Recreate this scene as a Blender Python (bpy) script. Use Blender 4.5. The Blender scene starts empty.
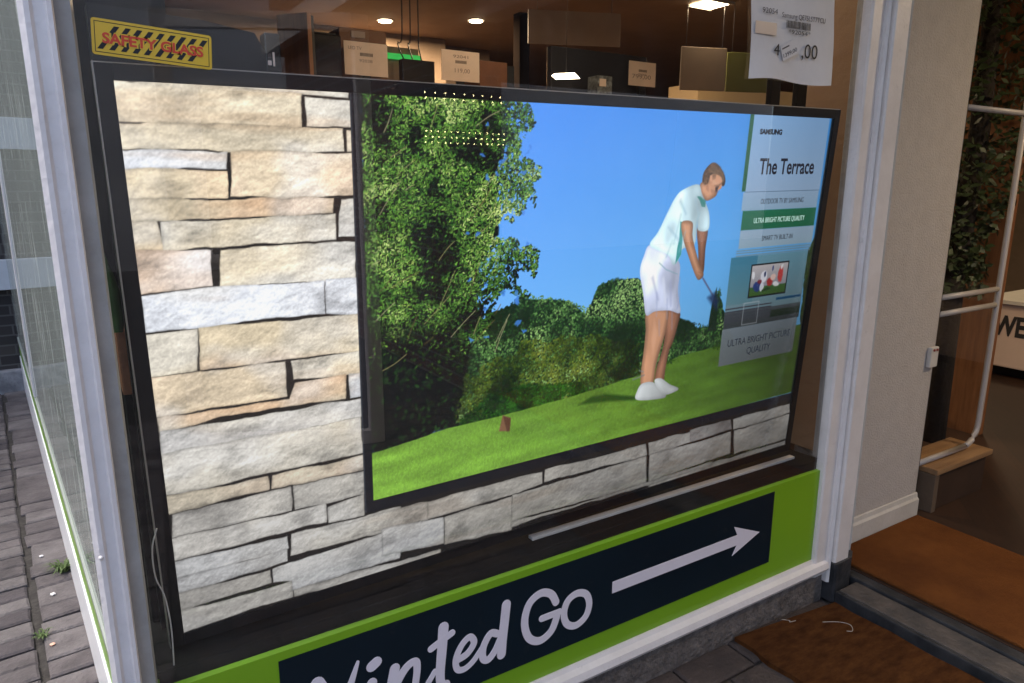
import bpy, bmesh, math, random
import numpy as np
from mathutils import Matrix, Vector
random.seed(7); RNG = np.random.default_rng(11)
S = bpy.context.scene; COL = S.collection
R = math.radians

# ------------------------------------------------------------ camera, sky, sun, exposure
cam_d = bpy.data.cameras.new('camera'); cam = bpy.data.objects.new('camera', cam_d); COL.objects.link(cam)
cam_d.sensor_width = 36; cam_d.lens = 24.739; cam_d.clip_start = .02; cam_d.clip_end = 500
CM = [(0.848613,-0.529013,0.000750),(-0.114978,-0.185825,-0.975832),(0.516368,0.828018,-0.218519)]
right, down, fwd = [Vector(r) for r in CM]
cam.matrix_world = Matrix(((right.x, -down.x, -fwd.x, -.0918), (right.y, -down.y, -fwd.y, -1.2541), (right.z, -down.z, -fwd.z, .7832), (0, 0, 0, 1)))
S.camera = cam
w = bpy.data.worlds.new('World'); S.world = w; w.use_nodes = True
nt = w.node_tree; bgn = nt.nodes['Background']; sky = nt.nodes.new('ShaderNodeTexSky')
sky.sky_type = 'NISHITA'; sky.sun_disc = False; sky.sun_elevation = R(60); sky.sun_rotation = R(295); sky.dust_density = 3; sky.altitude = 0
nt.links.new(sky.outputs[0], bgn.inputs[0]); bgn.inputs[1].default_value = .15
sun_d = bpy.data.lights.new('sun', 'SUN'); sun_d.energy = .8; sun_d.angle = R(20); sun_d.color = (1, .95, .88)
sun = bpy.data.objects.new('sun', sun_d); COL.objects.link(sun)
sd = Vector((math.sin(R(295)) * math.cos(R(60)), math.cos(R(295)) * math.cos(R(60)), math.sin(R(60))))
sun.rotation_euler = sd.to_track_quat('Z', 'Y').to_euler()
S.view_settings.view_transform = 'Standard'; S.view_settings.look = 'None'; EXPO = 1.7; S.view_settings.exposure = EXPO; S.view_settings.gamma = 1
S.cycles.max_bounces = 10; S.cycles.transparent_max_bounces = 16

# ------------------------------------------------------------ materials
def lin(c):
    return tuple(((x / 255) / 12.92 if x / 255 <= .04045 else ((x / 255 + .055) / 1.055) ** 2.4) for x in c)
_m = {}
def mat(name, col, rough=.5, var=0, scale=8, bump=0, bscale=60, spec=.5, metal=0, col2=None, coat=0, stretch=None):
    """procedural principled material: two colours mixed by noise, and a bump"""
    if name in _m: return _m[name]
    m = bpy.data.materials.new(name); m.use_nodes = True; n = m.node_tree.nodes; l = m.node_tree.links
    b = n['Principled BSDF']; b.inputs['Roughness'].default_value = rough; b.inputs['Metallic'].default_value = metal
    b.inputs['Specular IOR Level'].default_value = spec; b.inputs['Coat Weight'].default_value = coat
    tc = n.new('ShaderNodeTexCoord'); src = tc.outputs['Object']
    if stretch:
        mp = n.new('ShaderNodeMapping'); mp.inputs['Scale'].default_value = stretch; l.new(src, mp.inputs[0]); src = mp.outputs[0]
    if col2 is None: col2 = tuple(c * (1 - var) for c in col)
    ns = n.new('ShaderNodeTexNoise'); ns.inputs['Scale'].default_value = scale; ns.inputs['Detail'].default_value = 6; ns.inputs['Roughness'].default_value = .65
    rp = n.new('ShaderNodeValToRGB'); rp.color_ramp.elements[0].position = .35; rp.color_ramp.elements[1].position = .68
    rp.color_ramp.elements[0].color = (*col2, 1); rp.color_ramp.elements[1].color = (*col, 1)
    l.new(src, ns.inputs[0]); l.new(ns.outputs[0], rp.inputs[0]); l.new(rp.outputs[0], b.inputs['Base Color'])
    if 'paint' in name or 'frame' in name or 'vinyl' in name:
        gn = n.new('ShaderNodeTexNoise'); gn.inputs['Scale'].default_value = 26; gn.inputs['Detail'].default_value = 10; gn.inputs['Roughness'].default_value = .75
        gr = n.new('ShaderNodeValToRGB'); gr.color_ramp.elements[0].position = .60; gr.color_ramp.elements[0].color = (0, 0, 0, 1); gr.color_ramp.elements[1].position = .74; k = .12 if 'vinyl' in name else .3; gr.color_ramp.elements[1].color = (k, k, k, 1)
        mg = n.new('ShaderNodeMixRGB'); mg.inputs[2].default_value = (.12, .10, .085, 1); l.new(src, gn.inputs[0]); l.new(gn.outputs[0], gr.inputs[0]); l.new(gr.outputs[0], mg.inputs[0]); l.new(rp.outputs[0], mg.inputs[1]); l.new(mg.outputs[0], b.inputs['Base Color'])
    if bump:
        nb = n.new('ShaderNodeTexNoise'); nb.inputs['Scale'].default_value = bscale; nb.inputs['Detail'].default_value = 4
        bp = n.new('ShaderNodeBump'); bp.inputs['Strength'].default_value = bump; bp.inputs['Distance'].default_value = .01
        l.new(src, nb.inputs[0]); l.new(nb.outputs[0], bp.inputs['Height']); l.new(bp.outputs[0], b.inputs['Normal'])
    _m[name] = m; return m
def emit(name, col, s):
    m = bpy.data.materials.new(name); m.use_nodes = True; b = m.node_tree.nodes['Principled BSDF']
    b.inputs['Base Color'].default_value = (*[c * .5 for c in col], 1); b.inputs['Emission Color'].default_value = (*col, 1); b.inputs['Emission Strength'].default_value = s
    return m
def glass(name, ior, tint=(1, 1, 1), dirt_haze=0.0, dcol=(.5, .55, .55)):
    m = bpy.data.materials.new(name); m.use_nodes = True; n = m.node_tree.nodes; l = m.node_tree.links
    n.remove(n['Principled BSDF']); out = n['Material Output']
    tr = n.new('ShaderNodeBsdfTransparent'); tr.inputs[0].default_value = (*tint, 1)
    gl = n.new('ShaderNodeBsdfGlossy'); gl.inputs['Roughness'].default_value = 0.0
    fr = n.new('ShaderNodeFresnel'); fr.inputs[0].default_value = ior
    ge = n.new('ShaderNodeNewGeometry'); inv = n.new('ShaderNodeMath'); inv.operation = 'SUBTRACT'; inv.inputs[0].default_value = 1; l.new(ge.outputs['Backfacing'], inv.inputs[1])
    mu = n.new('ShaderNodeMath'); mu.operation = 'MULTIPLY'; l.new(fr.outputs[0], mu.inputs[0]); l.new(inv.outputs[0], mu.inputs[1])
    mx = n.new('ShaderNodeMixShader'); l.new(mu.outputs[0], mx.inputs[0]); l.new(tr.outputs[0], mx.inputs[1]); l.new(gl.outputs[0], mx.inputs[2])
    last = mx.outputs[0]
    if dirt_haze:  # pale streaks: real dirt, plus reflected haze painted on the side glass
        df = n.new('ShaderNodeBsdfDiffuse'); df.inputs[0].default_value = (*dcol, 1)
        tc = n.new('ShaderNodeTexCoord'); mp = n.new('ShaderNodeMapping'); mp.inputs['Scale'].default_value = (9, 9, 1.3)
        ns = n.new('ShaderNodeTexNoise'); ns.inputs['Scale'].default_value = 3; ns.inputs['Detail'].default_value = 8
        rp = n.new('ShaderNodeValToRGB'); rp.color_ramp.elements[0].position = .52; rp.color_ramp.elements[0].color = (dirt_haze * .3,) * 3 + (1,)
        rp.color_ramp.elements[1].position = .8; rp.color_ramp.elements[1].color = (dirt_haze,) * 3 + (1,)
        l.new(tc.outputs['Object'], mp.inputs[0]); l.new(mp.outputs[0], ns.inputs[0]); l.new(ns.outputs[0], rp.inputs[0])
        m2 = n.new('ShaderNodeMixShader'); l.new(rp.outputs[0], m2.inputs[0]); l.new(last, m2.inputs[1]); l.new(df.outputs[0], m2.inputs[2]); last = m2.outputs[0]
    l.new(last, out.inputs[0]); return m

M_white = mat('white_paint', (.74, .69, .65), .4, col2=(.66, .61, .57), scale=12, bump=.12, bscale=90)
M_whitecold = mat('white_post_paint', (.76, .72, .70), .4, col2=(.68, .64, .62), scale=10, bump=.15, bscale=70)
M_cream = mat('cream_paint', (.6, .57, .52), .4, col2=(.52, .49, .44), scale=10, bump=.15, bscale=80)
M_greyframe = mat('grey_frame', (.42, .42, .41), .55, col2=(.3, .3, .29), scale=9, bump=.2, bscale=50)
M_black = mat('black_plastic', (.009, .009, .011), .4, var=.3, spec=.25)
M_gloss = mat('gloss_black', (.01, .01, .012), .12, var=.3)
M_cloth = mat('black_cloth', (.012, .012, .013), .9, var=.4, spec=.1)
M_sill = mat('sill_enamel', (.006, .006, .0065), .8, spec=.12, col2=(.011, .0105, .010), scale=7, bump=.15, bscale=40)
M_green = mat('lime_vinyl', (.20, .40, .015), .3, col2=(.18, .37, .013), scale=3)
M_navy = mat('navy_vinyl', (.0025, .010, .017), .4, spec=.25, col2=(.003, .012, .020), scale=3)
M_lilac = mat('pale_vinyl', (.78, .72, .76), .4, var=.04)
M_plinth = mat('plinth_stone', (.2, .17, .15), .95, col2=(.085, .072, .064), scale=34, bump=1, bscale=90)
M_lead = mat('lead_grey', (.042, .043, .046), .45, col2=(.012, .014, .017), scale=14, bump=.5, bscale=30)
M_render = mat('wall_render', (.50, .46, .42), .9, col2=(.45, .41, .375), scale=20, bump=.55, bscale=160)
M_coir = mat('coir', (.19, .07, .02), 1, col2=(.11, .04, .013), scale=4, bump=.8, bscale=260, spec=.05)
M_coir2 = mat('coir_worn', (.17, .066, .021), 1, col2=(.08, .031, .012), scale=16, bump=1, bscale=420, spec=.05, stretch=(1, 2.5, 1))
M_tan = mat('tan_panel', (.36, .23, .13), .6, col2=(.33, .19, .1), scale=4, bump=.2, bscale=30)
M_taupe = mat('taupe_wall', (.24, .17, .12), .8, var=.15)
M_ceil = mat('brown_ceiling', (.3, .19, .12), .8, var=.2, scale=3)
M_oak = mat('oak_board', (.32, .19, .09), .5, col2=(.22, .12, .055), scale=5, stretch=(1, 12, 12), bump=.2)
M_wood = mat('reddish_wood', (.3, .12, .04), .5, col2=(.18, .065, .02), scale=4, stretch=(10, 10, 1), bump=.2)
M_brownbox = mat('cardboard', (.2, .1, .05), .8, var=.2)
M_card = mat('price_card', (.85, .66, .54), .7, col2=(.7, .56, .46), scale=6)
M_paper = mat('white_paper', (.72, .7, .68), .7, col2=(.62, .6, .59), scale=4, bump=.3, bscale=9)
M_ink = mat('ink', (.015, .015, .017), .7)
M_greyink = mat('grey_ink', (.09, .07, .06), .8)
M_yellow = mat('yellow_vinyl', (.78, .5, .03), .35, var=.06)
M_red = mat('red_ink', (.65, .06, .02), .5)
M_leaf = mat('leaf_green', (.05, .13, .02), .45, col2=(.025, .07, .012), scale=15)
M_dleaf = mat('dark_leaf', (.045, .07, .02), .5, col2=(.02, .035, .012), scale=15)
M_terra = mat('terracotta', (.35, .13, .06), .9, col2=(.22, .08, .04), scale=20, bump=.5)
M_bark = mat('bark', (.03, .022, .016), .95, var=.4, bump=.6)
M_stonebase = mat('grey_stone', (.3, .3, .31), .9, col2=(.14, .14, .15), scale=12, bump=.5, bscale=50)
M_band = mat('white_band', (.6, .63, .66), .7, var=.12)
M_metalw = mat('white_metal', (.42, .38, .35), .4, var=.08)

def brick_mat(name, c1, c2, mortar, sc=1.0, axis='XZ'):
    m = bpy.data.materials.new(name); m.use_nodes = True; n = m.node_tree.nodes; l = m.node_tree.links; b = n['Principled BSDF']
    tc = n.new('ShaderNodeTexCoord'); sx = n.new('ShaderNodeSeparateXYZ'); cb = n.new('ShaderNodeCombineXYZ')
    l.new(tc.outputs['Object'], sx.inputs[0]); l.new(sx.outputs[axis[0]], cb.inputs[0]); l.new(sx.outputs[axis[1]], cb.inputs[1])
    bt = n.new('ShaderNodeTexBrick'); bt.inputs['Scale'].default_value = 1; bt.inputs['Brick Width'].default_value = .22 * sc; bt.inputs['Row Height'].default_value = .075 * sc
    bt.inputs['Mortar Size'].default_value = .006 * sc; bt.inputs['Color1'].default_value = (*c1, 1); bt.inputs['Color2'].default_value = (*c2, 1); bt.inputs['Mortar'].default_value = (*mortar, 1)
    l.new(cb.outputs[0], bt.inputs[0]); l.new(bt.outputs[0], b.inputs['Base Color']); b.inputs['Roughness'].default_value = .85
    bp = n.new('ShaderNodeBump'); bp.inputs['Strength'].default_value = .6; bp.inputs['Distance'].default_value = .01; bp.invert = True
    l.new(bt.outputs['Fac'], bp.inputs['Height']); l.new(bp.outputs[0], b.inputs['Normal']); return m
M_brick = brick_mat('dark_brick', (.06, .05, .047), (.03, .026, .026), (.09, .085, .08), .82)
M_brick2 = brick_mat('red_brick', (.16, .07, .045), (.1, .05, .035), (.2, .18, .16))
def plank_mat():
    m = bpy.data.materials.new('brown_planks'); m.use_nodes = True; n = m.node_tree.nodes; l = m.node_tree.links; b = n['Principled BSDF']
    tc = n.new('ShaderNodeTexCoord'); mp = n.new('ShaderNodeMapping'); mp.inputs['Rotation'].default_value = (0, 0, R(-38)); l.new(tc.outputs['Object'], mp.inputs[0])
    bt = n.new('ShaderNodeTexBrick'); bt.inputs['Scale'].default_value = 1; bt.inputs['Brick Width'].default_value = 1.3; bt.inputs['Row Height'].default_value = .17
    bt.inputs['Mortar Size'].default_value = .0015; bt.inputs['Color1'].default_value = (.05, .02, .009, 1); bt.inputs['Color2'].default_value = (.03, .012, .006, 1); bt.inputs['Mortar'].default_value = (.02, .01, .006, 1)
    l.new(mp.outputs[0], bt.inputs[0]); ns = n.new('ShaderNodeTexNoise'); ns.inputs['Scale'].default_value = 6; ns.inputs['Detail'].default_value = 8
    m2 = n.new('ShaderNodeMapping'); m2.inputs['Scale'].default_value = (1, 14, 1); l.new(mp.outputs[0], m2.inputs[0]); l.new(m2.outputs[0], ns.inputs[0])
    mx = n.new('ShaderNodeMixRGB'); mx.blend_type = 'MULTIPLY'; mx.inputs[0].default_value = .6; l.new(bt.outputs[0], mx.inputs[1]); l.new(ns.outputs[0], mx.inputs[2])
    l.new(mx.outputs[0], b.inputs['Base Color']); b.inputs['Roughness'].default_value = .6; return m
M_floor = plank_mat()

# ------------------------------------------------------------ mesh helpers
def bm_box(bm, x0, x1, y0, y1, z0, z1, bev=0, mi=0, M=None):
    r = bmesh.ops.create_cube(bm, size=1)
    vs = r['verts']
    for v in vs:
        v.co = Vector(((x0 + x1) / 2 + v.co.x * (x1 - x0), (y0 + y1) / 2 + v.co.y * (y1 - y0), (z0 + z1) / 2 + v.co.z * (z1 - z0)))
    fs = {f for v in vs for f in v.link_faces}
    for f in fs: f.material_index = mi
    if bev:
        es = list({e for v in vs for e in v.link_edges})
        q = bmesh.ops.bevel(bm, geom=es, offset=bev, segments=2, affect='EDGES', profile=.6)
        vs = list({v for f in q['faces'] for v in f.verts} | {v for v in vs if v.is_valid})
    if M is not None: bmesh.ops.transform(bm, matrix=M, verts=[v for v in vs if v.is_valid])
    return vs
def bm_prism(bm, pts, a, b, axis='y', mi=0):
    """closed outline pts (2D) swept from a to b along an axis"""
    def P(p, t): return {'y': (p[0], t, p[1]), 'z': (p[0], p[1], t), 'x': (t, p[0], p[1])}[axis]
    A = [bm.verts.new(P(p, a)) for p in pts]; B = [bm.verts.new(P(p, b)) for p in pts]; n = len(pts)
    fs = [bm.faces.new(A), bm.faces.new(B[::-1])] + [bm.faces.new((A[i], B[i], B[(i + 1) % n], A[(i + 1) % n])) for i in range(n)]
    for f in fs: f.material_index = mi
def bm_tube(bm, pts, r, seg=8, r1=None):
    pts = [Vector(p) for p in pts]; rings = []
    for i, p in enumerate(pts):
        t = (pts[min(i + 1, len(pts) - 1)] - pts[max(i - 1, 0)]).normalized(); u = t.orthogonal().normalized(); v = t.cross(u)
        rr = r if r1 is None else r + (r1 - r) * i / (len(pts) - 1)
        rings.append([bm.verts.new(p + rr * (math.cos(a) * u + math.sin(a) * v)) for a in [2 * math.pi * k / seg for k in range(seg)]])
    for A, B in zip(rings, rings[1:]):
        for k in range(seg): bm.faces.new((A[k], A[(k + 1) % seg], B[(k + 1) % seg], B[k]))
    bm.faces.new(rings[0][::-1]); bm.faces.new(rings[-1])
def obj(name, bm, mats, parent=None, smooth=False):
    bmesh.ops.recalc_face_normals(bm, faces=bm.faces[:])
    me = bpy.data.meshes.new(name); bm.to_mesh(me); bm.free()
    for m in (mats if isinstance(mats, (list, tuple)) else [mats]): me.materials.append(m)
    if smooth: me.polygons.foreach_set('use_smooth', [True] * len(me.polygons))
    o = bpy.data.objects.new(name, me); COL.objects.link(o)
    if parent: o.parent = parent
    return o
def box(name, x0, x1, y0, y1, z0, z1, m, parent=None, bev=.002, M=None):
    bm = bmesh.new(); bm_box(bm, x0, x1, y0, y1, z0, z1, bev, M=M); return obj(name, bm, m, parent)
def thing(name, label, cat, group=None, loc=(0, 0, 0), rot=(0, 0, 0)):
    o = bpy.data.objects.new(name, None); COL.objects.link(o); o.location = loc; o.rotation_euler = rot; o.empty_display_size = .05
    return tag(o, label, cat, group)
def tag(o, label, cat, group=None, kind=None):
    o['label'] = label; o['category'] = cat
    if group: o['group'] = group
    if kind: o['kind'] = kind
    return o
def struct(o): o['kind'] = 'structure'; return o
def text_mesh(body, size, depth=.0006, align='LEFT', shear=0, spacing=1, width=None, bold=0):
    c = bpy.data.curves.new('t', 'FONT'); c.body = body; c.size = size; c.extrude = depth / 2; c.align_x = align; c.shear = shear; c.space_character = spacing; c.resolution_u = 4; c.offset = bold
    o = bpy.data.objects.new('t', c); COL.objects.link(o)
    bpy.context.view_layer.update(); me = bpy.data.meshes.new_from_object(o.evaluated_get(bpy.context.evaluated_depsgraph_get()))
    bpy.data.objects.remove(o); bpy.data.curves.remove(c)
    xs = [v.co.x for v in me.vertices]
    if width:
        k = width / (max(xs) - min(xs))
        x0 = {'LEFT': min(xs), 'CENTER': (min(xs) + max(xs)) / 2}[align]
        for v in me.vertices: v.co.x = (v.co.x - x0) * k
    return me
XZ = Matrix(((1, 0, 0, 0), (0, 0, 1, 0), (0, 1, 0, 0), (0, 0, 0, 1)))   # text plane xy -> world xz
def text_on(bm, body, size, x, z, y, M=None, mi=0, **k):
    """adds upright lettering facing -y at (x, y, z)"""
    me = text_mesh(body, size, **k); n0 = len(bm.verts); f0 = len(bm.faces)
    me.transform(Matrix.Translation((x, y, z)) @ Matrix(((1, 0, 0, 0), (0, 0, -1, 0), (0, 1, 0, 0), (0, 0, 0, 1))))
    if M is not None: me.transform(M)
    bm.from_mesh(me); bm.faces.ensure_lookup_table()
    for f in bm.faces[f0:]: f.material_index = mi
    bpy.data.meshes.remove(me)
def spline(pts, n=8, closed=False):
    P = [np.array(p, float) for p in pts]; N = len(P); out = []
    rng = range(N) if closed else range(N - 1)
    for i in rng:
        g = (lambda k: P[k % N]) if closed else (lambda k: P[min(max(k, 0), N - 1)])
        a, b, c, d = g(i - 1), g(i), g(i + 1), g(i + 2)
        for s in range(n):
            t = s / n; out.append(tuple(.5 * ((2 * b) + (-a + c) * t + (2 * a - 5 * b + 4 * c - d) * t * t + (-a + 3 * b - 3 * c + d) * t ** 3)))
    if not closed: out.append(tuple(P[-1]))
    return out
def bm_stroke(bm, pts, w, y0, y1, w1=None, smooth=True, wf=None):
    """a brush stroke in the xz plane, flat ribbon with round ends"""
    q = spline(pts) if smooth else pts; n = len(q)
    for i in range(n):
        t = i / max(1, n - 1); r = wf(t) if wf else (w + ((w1 or w) - w) * t); r /= 2
        yy = y0 - i * 2e-6
        cx, cz = q[i]
        bm_prism(bm, [(cx + r * math.cos(a), cz + r * math.sin(a)) for a in [2 * math.pi * k / 14 for k in range(14)]], yy, y1)
        if i < n - 1:
            d = Vector((q[i + 1][0] - cx, q[i + 1][1] - cz))
            if d.length < 1e-6: continue
            t2 = (i + 1) / max(1, n - 1); r2 = (wf(t2) if wf else (w + ((w1 or w) - w) * t2)) / 2
            nn = Vector((-d.y, d.x)).normalized(); ex, ez = q[i + 1]
            bm_prism(bm, [(cx + nn.x * r, cz + nn.y * r), (ex + nn.x * r2, ez + nn.y * r2), (ex - nn.x * r2, ez - nn.y * r2), (cx - nn.x * r, cz - nn.y * r)], yy - 1e-6, y1)
# ------------------------------------------------------------ ground
GZ = -.462                                                     # pavement height; z = 0 is the foot of the television's picture
def wallx(y): return -.100 - .085 * y                         # outer face of the splayed side wall
SA = math.atan(.085)
M_paver = mat('clinker_paver', (.115, .10, .10), .85, col2=(.055, .047, .048), scale=9, bump=.6, bscale=90)
M_paver2 = mat('brown_paver', (.075, .055, .046), .85, col2=(.035, .027, .024), scale=9, bump=.6, bscale=90)
M_sand = mat('joint_sand', (.05, .045, .04), 1, col2=(.025, .022, .02), scale=30, bump=.5)
bm = bmesh.new(); bm_box(bm, -60, 60, -60, 60, GZ - .3, GZ - .012)
struct(obj('ground', bm, M_sand))
bm = bmesh.new()
def paver(x0, x1, y0, y1, mi=0, M=None):
    j = lambda a: random.uniform(-a, a)
    dz = random.uniform(-.0035, .003); g = .004; tx, ty = j(.006), j(.006)
    def z(x, y): return GZ + dz + tx * (x - x0) + ty * (y - y0)
    o = [(x0 + g + j(.003), y0 + g + j(.003)), (x1 - g + j(.003), y0 + g + j(.003)), (x1 - g + j(.003), y1 - g + j(.003)), (x0 + g + j(.003), y1 - g + j(.003))]
    cx, cy = (x0 + x1) / 2, (y0 + y1) / 2; b = .006
    i = [(x + (b if x < cx else -b), y + (b if y < cy else -b)) for x, y in o]
    T = lambda x, y, zz: (M @ Vector((x, y, zz))) if M else Vector((x, y, zz))
    lo = [bm.verts.new(T(x, y, GZ - .03)) for x, y in o]; mid = [bm.verts.new(T(x, y, z(x, y) - .005)) for x, y in o]; up = [bm.verts.new(T(x, y, z(x, y))) for x, y in i]
    for k in range(4):
        q = (k + 1) % 4
        for A, B in ((lo, mid), (mid, up)):
            f = bm.faces.new((A[k], A[q], B[q], B[k])); f.material_index = mi
    f = bm.faces.new(up); f.material_index = mi
# left lane, courses laid along the splayed wall; u = distance left of wall line, v = along it
LM = Matrix.Translation((wallx(0), 0, 0)) @ Matrix.Rotation(SA, 4, 'Z')
v = -3.0
while v < 3.92:
    h = random.choice([.085, .10, .13, .17])
    if v < -.2 and v + h > -.2: pass
    a = -.112 + random.uniform(-.008, .008)
    paver(a, .02 if v > -.1 else .05, v, v + h, random.choice([0, 0, 1]), LM); v += h
v = -3.0; row = 0
while v < 3.92:
    h = .078; u = -.122 - (row % 2) * .1
    if row % 2: paver(u, -.122, v, v + h, random.choice([0, 0, 2, 1]), LM)
    while u > -2.6:
        wd = .2 * random.choice([1, 1, 1, 1, .98]); paver(u - wd, u, v, v + h, random.choice([0, 0, 0, 2, 1]), LM); u -= wd
    v += h; row += 1
# square in front of the shop
y = -.1; row = 0
while y > -2.6:
    x = .02 + (row % 2) * .105
    while x < 1.8:
        if x + .21 < 1.86: paver(x + .05, x + .26, y - .105, y, 3)
        x += .21
    y -= .105; row += 1
pav = obj('pavement', bm, [M_paver, mat('clinker_paver_light', (.15, .135, .133), .85, col2=(.08, .07, .07), scale=9, bump=.6, bscale=90), mat('clinker_paver_dark', (.08, .068, .072), .85, col2=(.04, .034, .037), scale=9, bump=.6, bscale=90), M_paver2]); struct(pav)
# litter: pale flecks in the joints are part of the paving's dirt
for i, (px, py) in enumerate([(-.262, 1.16), (-.30, 1.45), (-.262, .87)]):
    b2 = bmesh.new(); bmesh.ops.create_icosphere(b2, subdivisions=1, radius=.007)
    for v_ in b2.verts: v_.co = Vector((v_.co.x * random.uniform(.7, 1.5), v_.co.y * random.uniform(.6, 1.2), v_.co.z * .5))
    o = obj('litter_scrap', b2, M_paper if i != 2 else mat('pinkish_scrap', (.7, .42, .3), .8)); o.location = (px, py, GZ + .004)
    tag(o, ['small white scrap of litter in the paving joint', 'tiny white scrap of litter farther along the paving joint', 'pinkish scrap of litter nearest the camera on the paving'][i], 'litter', 'litter scraps on the paving')
def weed(x, y, n, r, lab):
    b2 = bmesh.new()
    for _ in range(n):
        a = random.uniform(0, 6.28); L = r * random.uniform(.5, 1.2); w_ = .0022; d = Vector((math.cos(a), math.sin(a), 0)); s = Vector((-d.y, d.x, 0)) * w_
        p0 = Vector((random.uniform(-.01, .01), random.uniform(-.01, .01), 0)); p1 = p0 + d * L * .5 + Vector((0, 0, L * .5)); p2 = p0 + d * L + Vector((0, 0, L * .35))
        A = [b2.verts.new(q) for q in (p0 - s, p0 + s, p1 + s, p1 - s, p2)]
        b2.faces.new((A[0], A[1], A[2], A[3])); b2.faces.new((A[3], A[2], A[4]))
    o = obj('weed', b2, mat('weed_green', (.1, .14, .045), .8, col2=(.05, .09, .02), scale=30)); o.location = (x, y, GZ + .001)
    tag(o, lab, 'weed', 'weeds in the paving')
weed(-.235, 1.30, 60, .06, 'larger tuft of grassy weed between the pavers by the white rail')
weed(-.285, .93, 26, .025, 'smaller green weed sprout in the paving joint nearer the camera')

# ------------------------------------------------------------ dark brick building beyond the lane
bb = thing('brick_building', 'dark brick building with grey stone base and pale band beyond the lane', 'building')
bm = bmesh.new(); bm_box(bm, -14, -.42, 3.95, 9, GZ - .1, 6); obj('wall', bm, M_brick, bb)
box('stone_base', -14, -.42, 3.88, 3.9499, GZ - .1, GZ + .13, M_stonebase, bb, .01)
box('stone_band', -14, -.42, 3.90, 3.9498, .16, .34, M_band, bb, .004)
box('stone_band', -14, -.42, 3.90, 3.9497, .98, 1.16, M_band, bb, .004)
for x in (-2.2, -4.6, -7.2):
    f = box('window', x - .5, x + .5, 3.91, 3.9496, 1.2, 2.6, M_white, bb, .01)
    box('pane', x - .43, x + .43, 3.9, 3.9099, 1.27, 2.53, mat('dark_pane', (.05, .06, .07), .05), f)
sl_ = thing('string_lights', 'rows of small glowing yellow bulbs mirrored in the glass over the screen tree', 'string lights')
for z in (1.19, 1.165, 1.02, .995, .97):
    b2 = bmesh.new(); bm_tube(b2, [(1.34, -1.99, z + .009), (1.79, -1.99, z + .009)], .001, 5); obj('wire', b2, M_black, sl_)
    for k in range(14 if z < 1.1 else 9):
        b2 = bmesh.new(); bmesh.ops.create_icosphere(b2, subdivisions=1, radius=.0042, matrix=Matrix.Translation((1.35 + k * (.032 if z < 1.1 else .05) + random.uniform(-.004, .004), -1.99, z))); obj('bulb', b2, emit('bulb_glow', (1, .85, .4), 9) if 'bulb_glow' not in bpy.data.materials else bpy.data.materials['bulb_glow'], sl_)
wf = thing('glazed_door_frame', 'white door frame standing on the square, mirrored in the glass over the stone picture', 'door frame')
for a in ((.29, .36, -2.45, -2.41, GZ, 1.5), (1.05, 1.12, -2.10, -2.06, GZ, 1.5)): box('jamb', *a, M_white, wf, .004)
fm = Matrix.Translation((.36, -2.43, 0)) @ Matrix.Rotation(math.atan2(.35, .69), 4, 'Z')
box('bottom_rail', 0, .774, -.02, .02, GZ, GZ + .07, M_white, wf, .003, fm); box('top_rail', 0, .774, -.02, .02, 1.43, 1.5, M_white, wf, .003, fm)
# building on the far side of the square, behind the camera
ob = thing('street_building', 'pale plastered building with white framed shop windows across the square', 'building')
bm = bmesh.new(); bm_box(bm, 1.2, 14, -10.8, -10.2, GZ - .1, 4.5); bm_box(bm, -3.2, 1.2, -11.3, -10.7, GZ - .1, 3.6); obj('wall', bm, mat('pale_plaster', (.55, .55, .55), .9, col2=(.42, .42, .43), scale=1.5), ob)
for x0, x1 in ((1.6, 3.0), (3.3, 4.7), (5.0, 6.6)):
    f = bmesh.new()
    for a in ((x0, x0 + .08, GZ + .1, 2.2), (x1 - .08, x1, GZ + .1, 2.2), (x0 + .08, x1 - .08, GZ + .1, GZ + .22), (x0 + .08, x1 - .08, 2.1, 2.2)): bm_box(f, a[0], a[1], -10.199, -10.12, a[2], a[3])
    fo = obj('window_frame', f, M_white, ob); box('pane', x0 + .08, x1 - .08, -10.198, -10.17, GZ + .22, 2.1, mat('dark_pane', (.05, .06, .07), .05), fo)
sb = thing('side_building', 'pale rendered building closing the lane on the left', 'building')
bm = bmesh.new(); bm_box(bm, -12, -6.6, -9, 3.4, GZ - .1, 4); obj('wall', bm, mat('pale_render', (.5, .5, .48), .9, var=.1), sb)
for y in (-4, -1.8, .4, 2.2): box('window', -6.599, -6.56, y - .45, y + .45, .5, 1.9, mat('dark_pane', (.05, .06, .07), .05), sb, .003)

# ------------------------------------------------------------ shop shell
SZ = -.412                                                   # shop floor
bm = bmesh.new()
bm_prism(bm, [(1.90, -6.2), (9, -6.2), (9, 7), (-.66, 7), (-.10, .02), (1.90, .02)], GZ - .05, SZ, 'z'); struct(obj('shop_floor', bm, M_floor))
bm = bmesh.new(); bm_prism(bm, [(1.86, -6.1), (9, -6.1), (9, 7), (-.66, 7), (-.06, -.06), (1.86, -.06)], 1.9, 2.0, 'z'); obj('ceiling', bm, M_ceil).__setitem__('kind', 'structure')
bm = bmesh.new(); bm_box(bm, -.6, 9, 6.9, 7.1, GZ, 2.5); bm_box(bm, 8.9, 9.1, -6.1, 6.9, GZ, 2.5)
tag(obj('back_wall', bm, M_taupe), 'taupe back wall deep inside the shop', 'wall')
ub = thing('shop_building', 'upper brick front of the shop above its window and entrance', 'building')
bm = bmesh.new(); bm_prism(bm, [(wallx(-.1) - .01, -.14), (1.80, -.14), (1.80, -6.4), (9.2, -6.4), (9.2, 7.2), (-.70, 7.2)], 2.0, 5.2, 'z'); obj('upper_wall', bm, M_brick2, ub)
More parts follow.
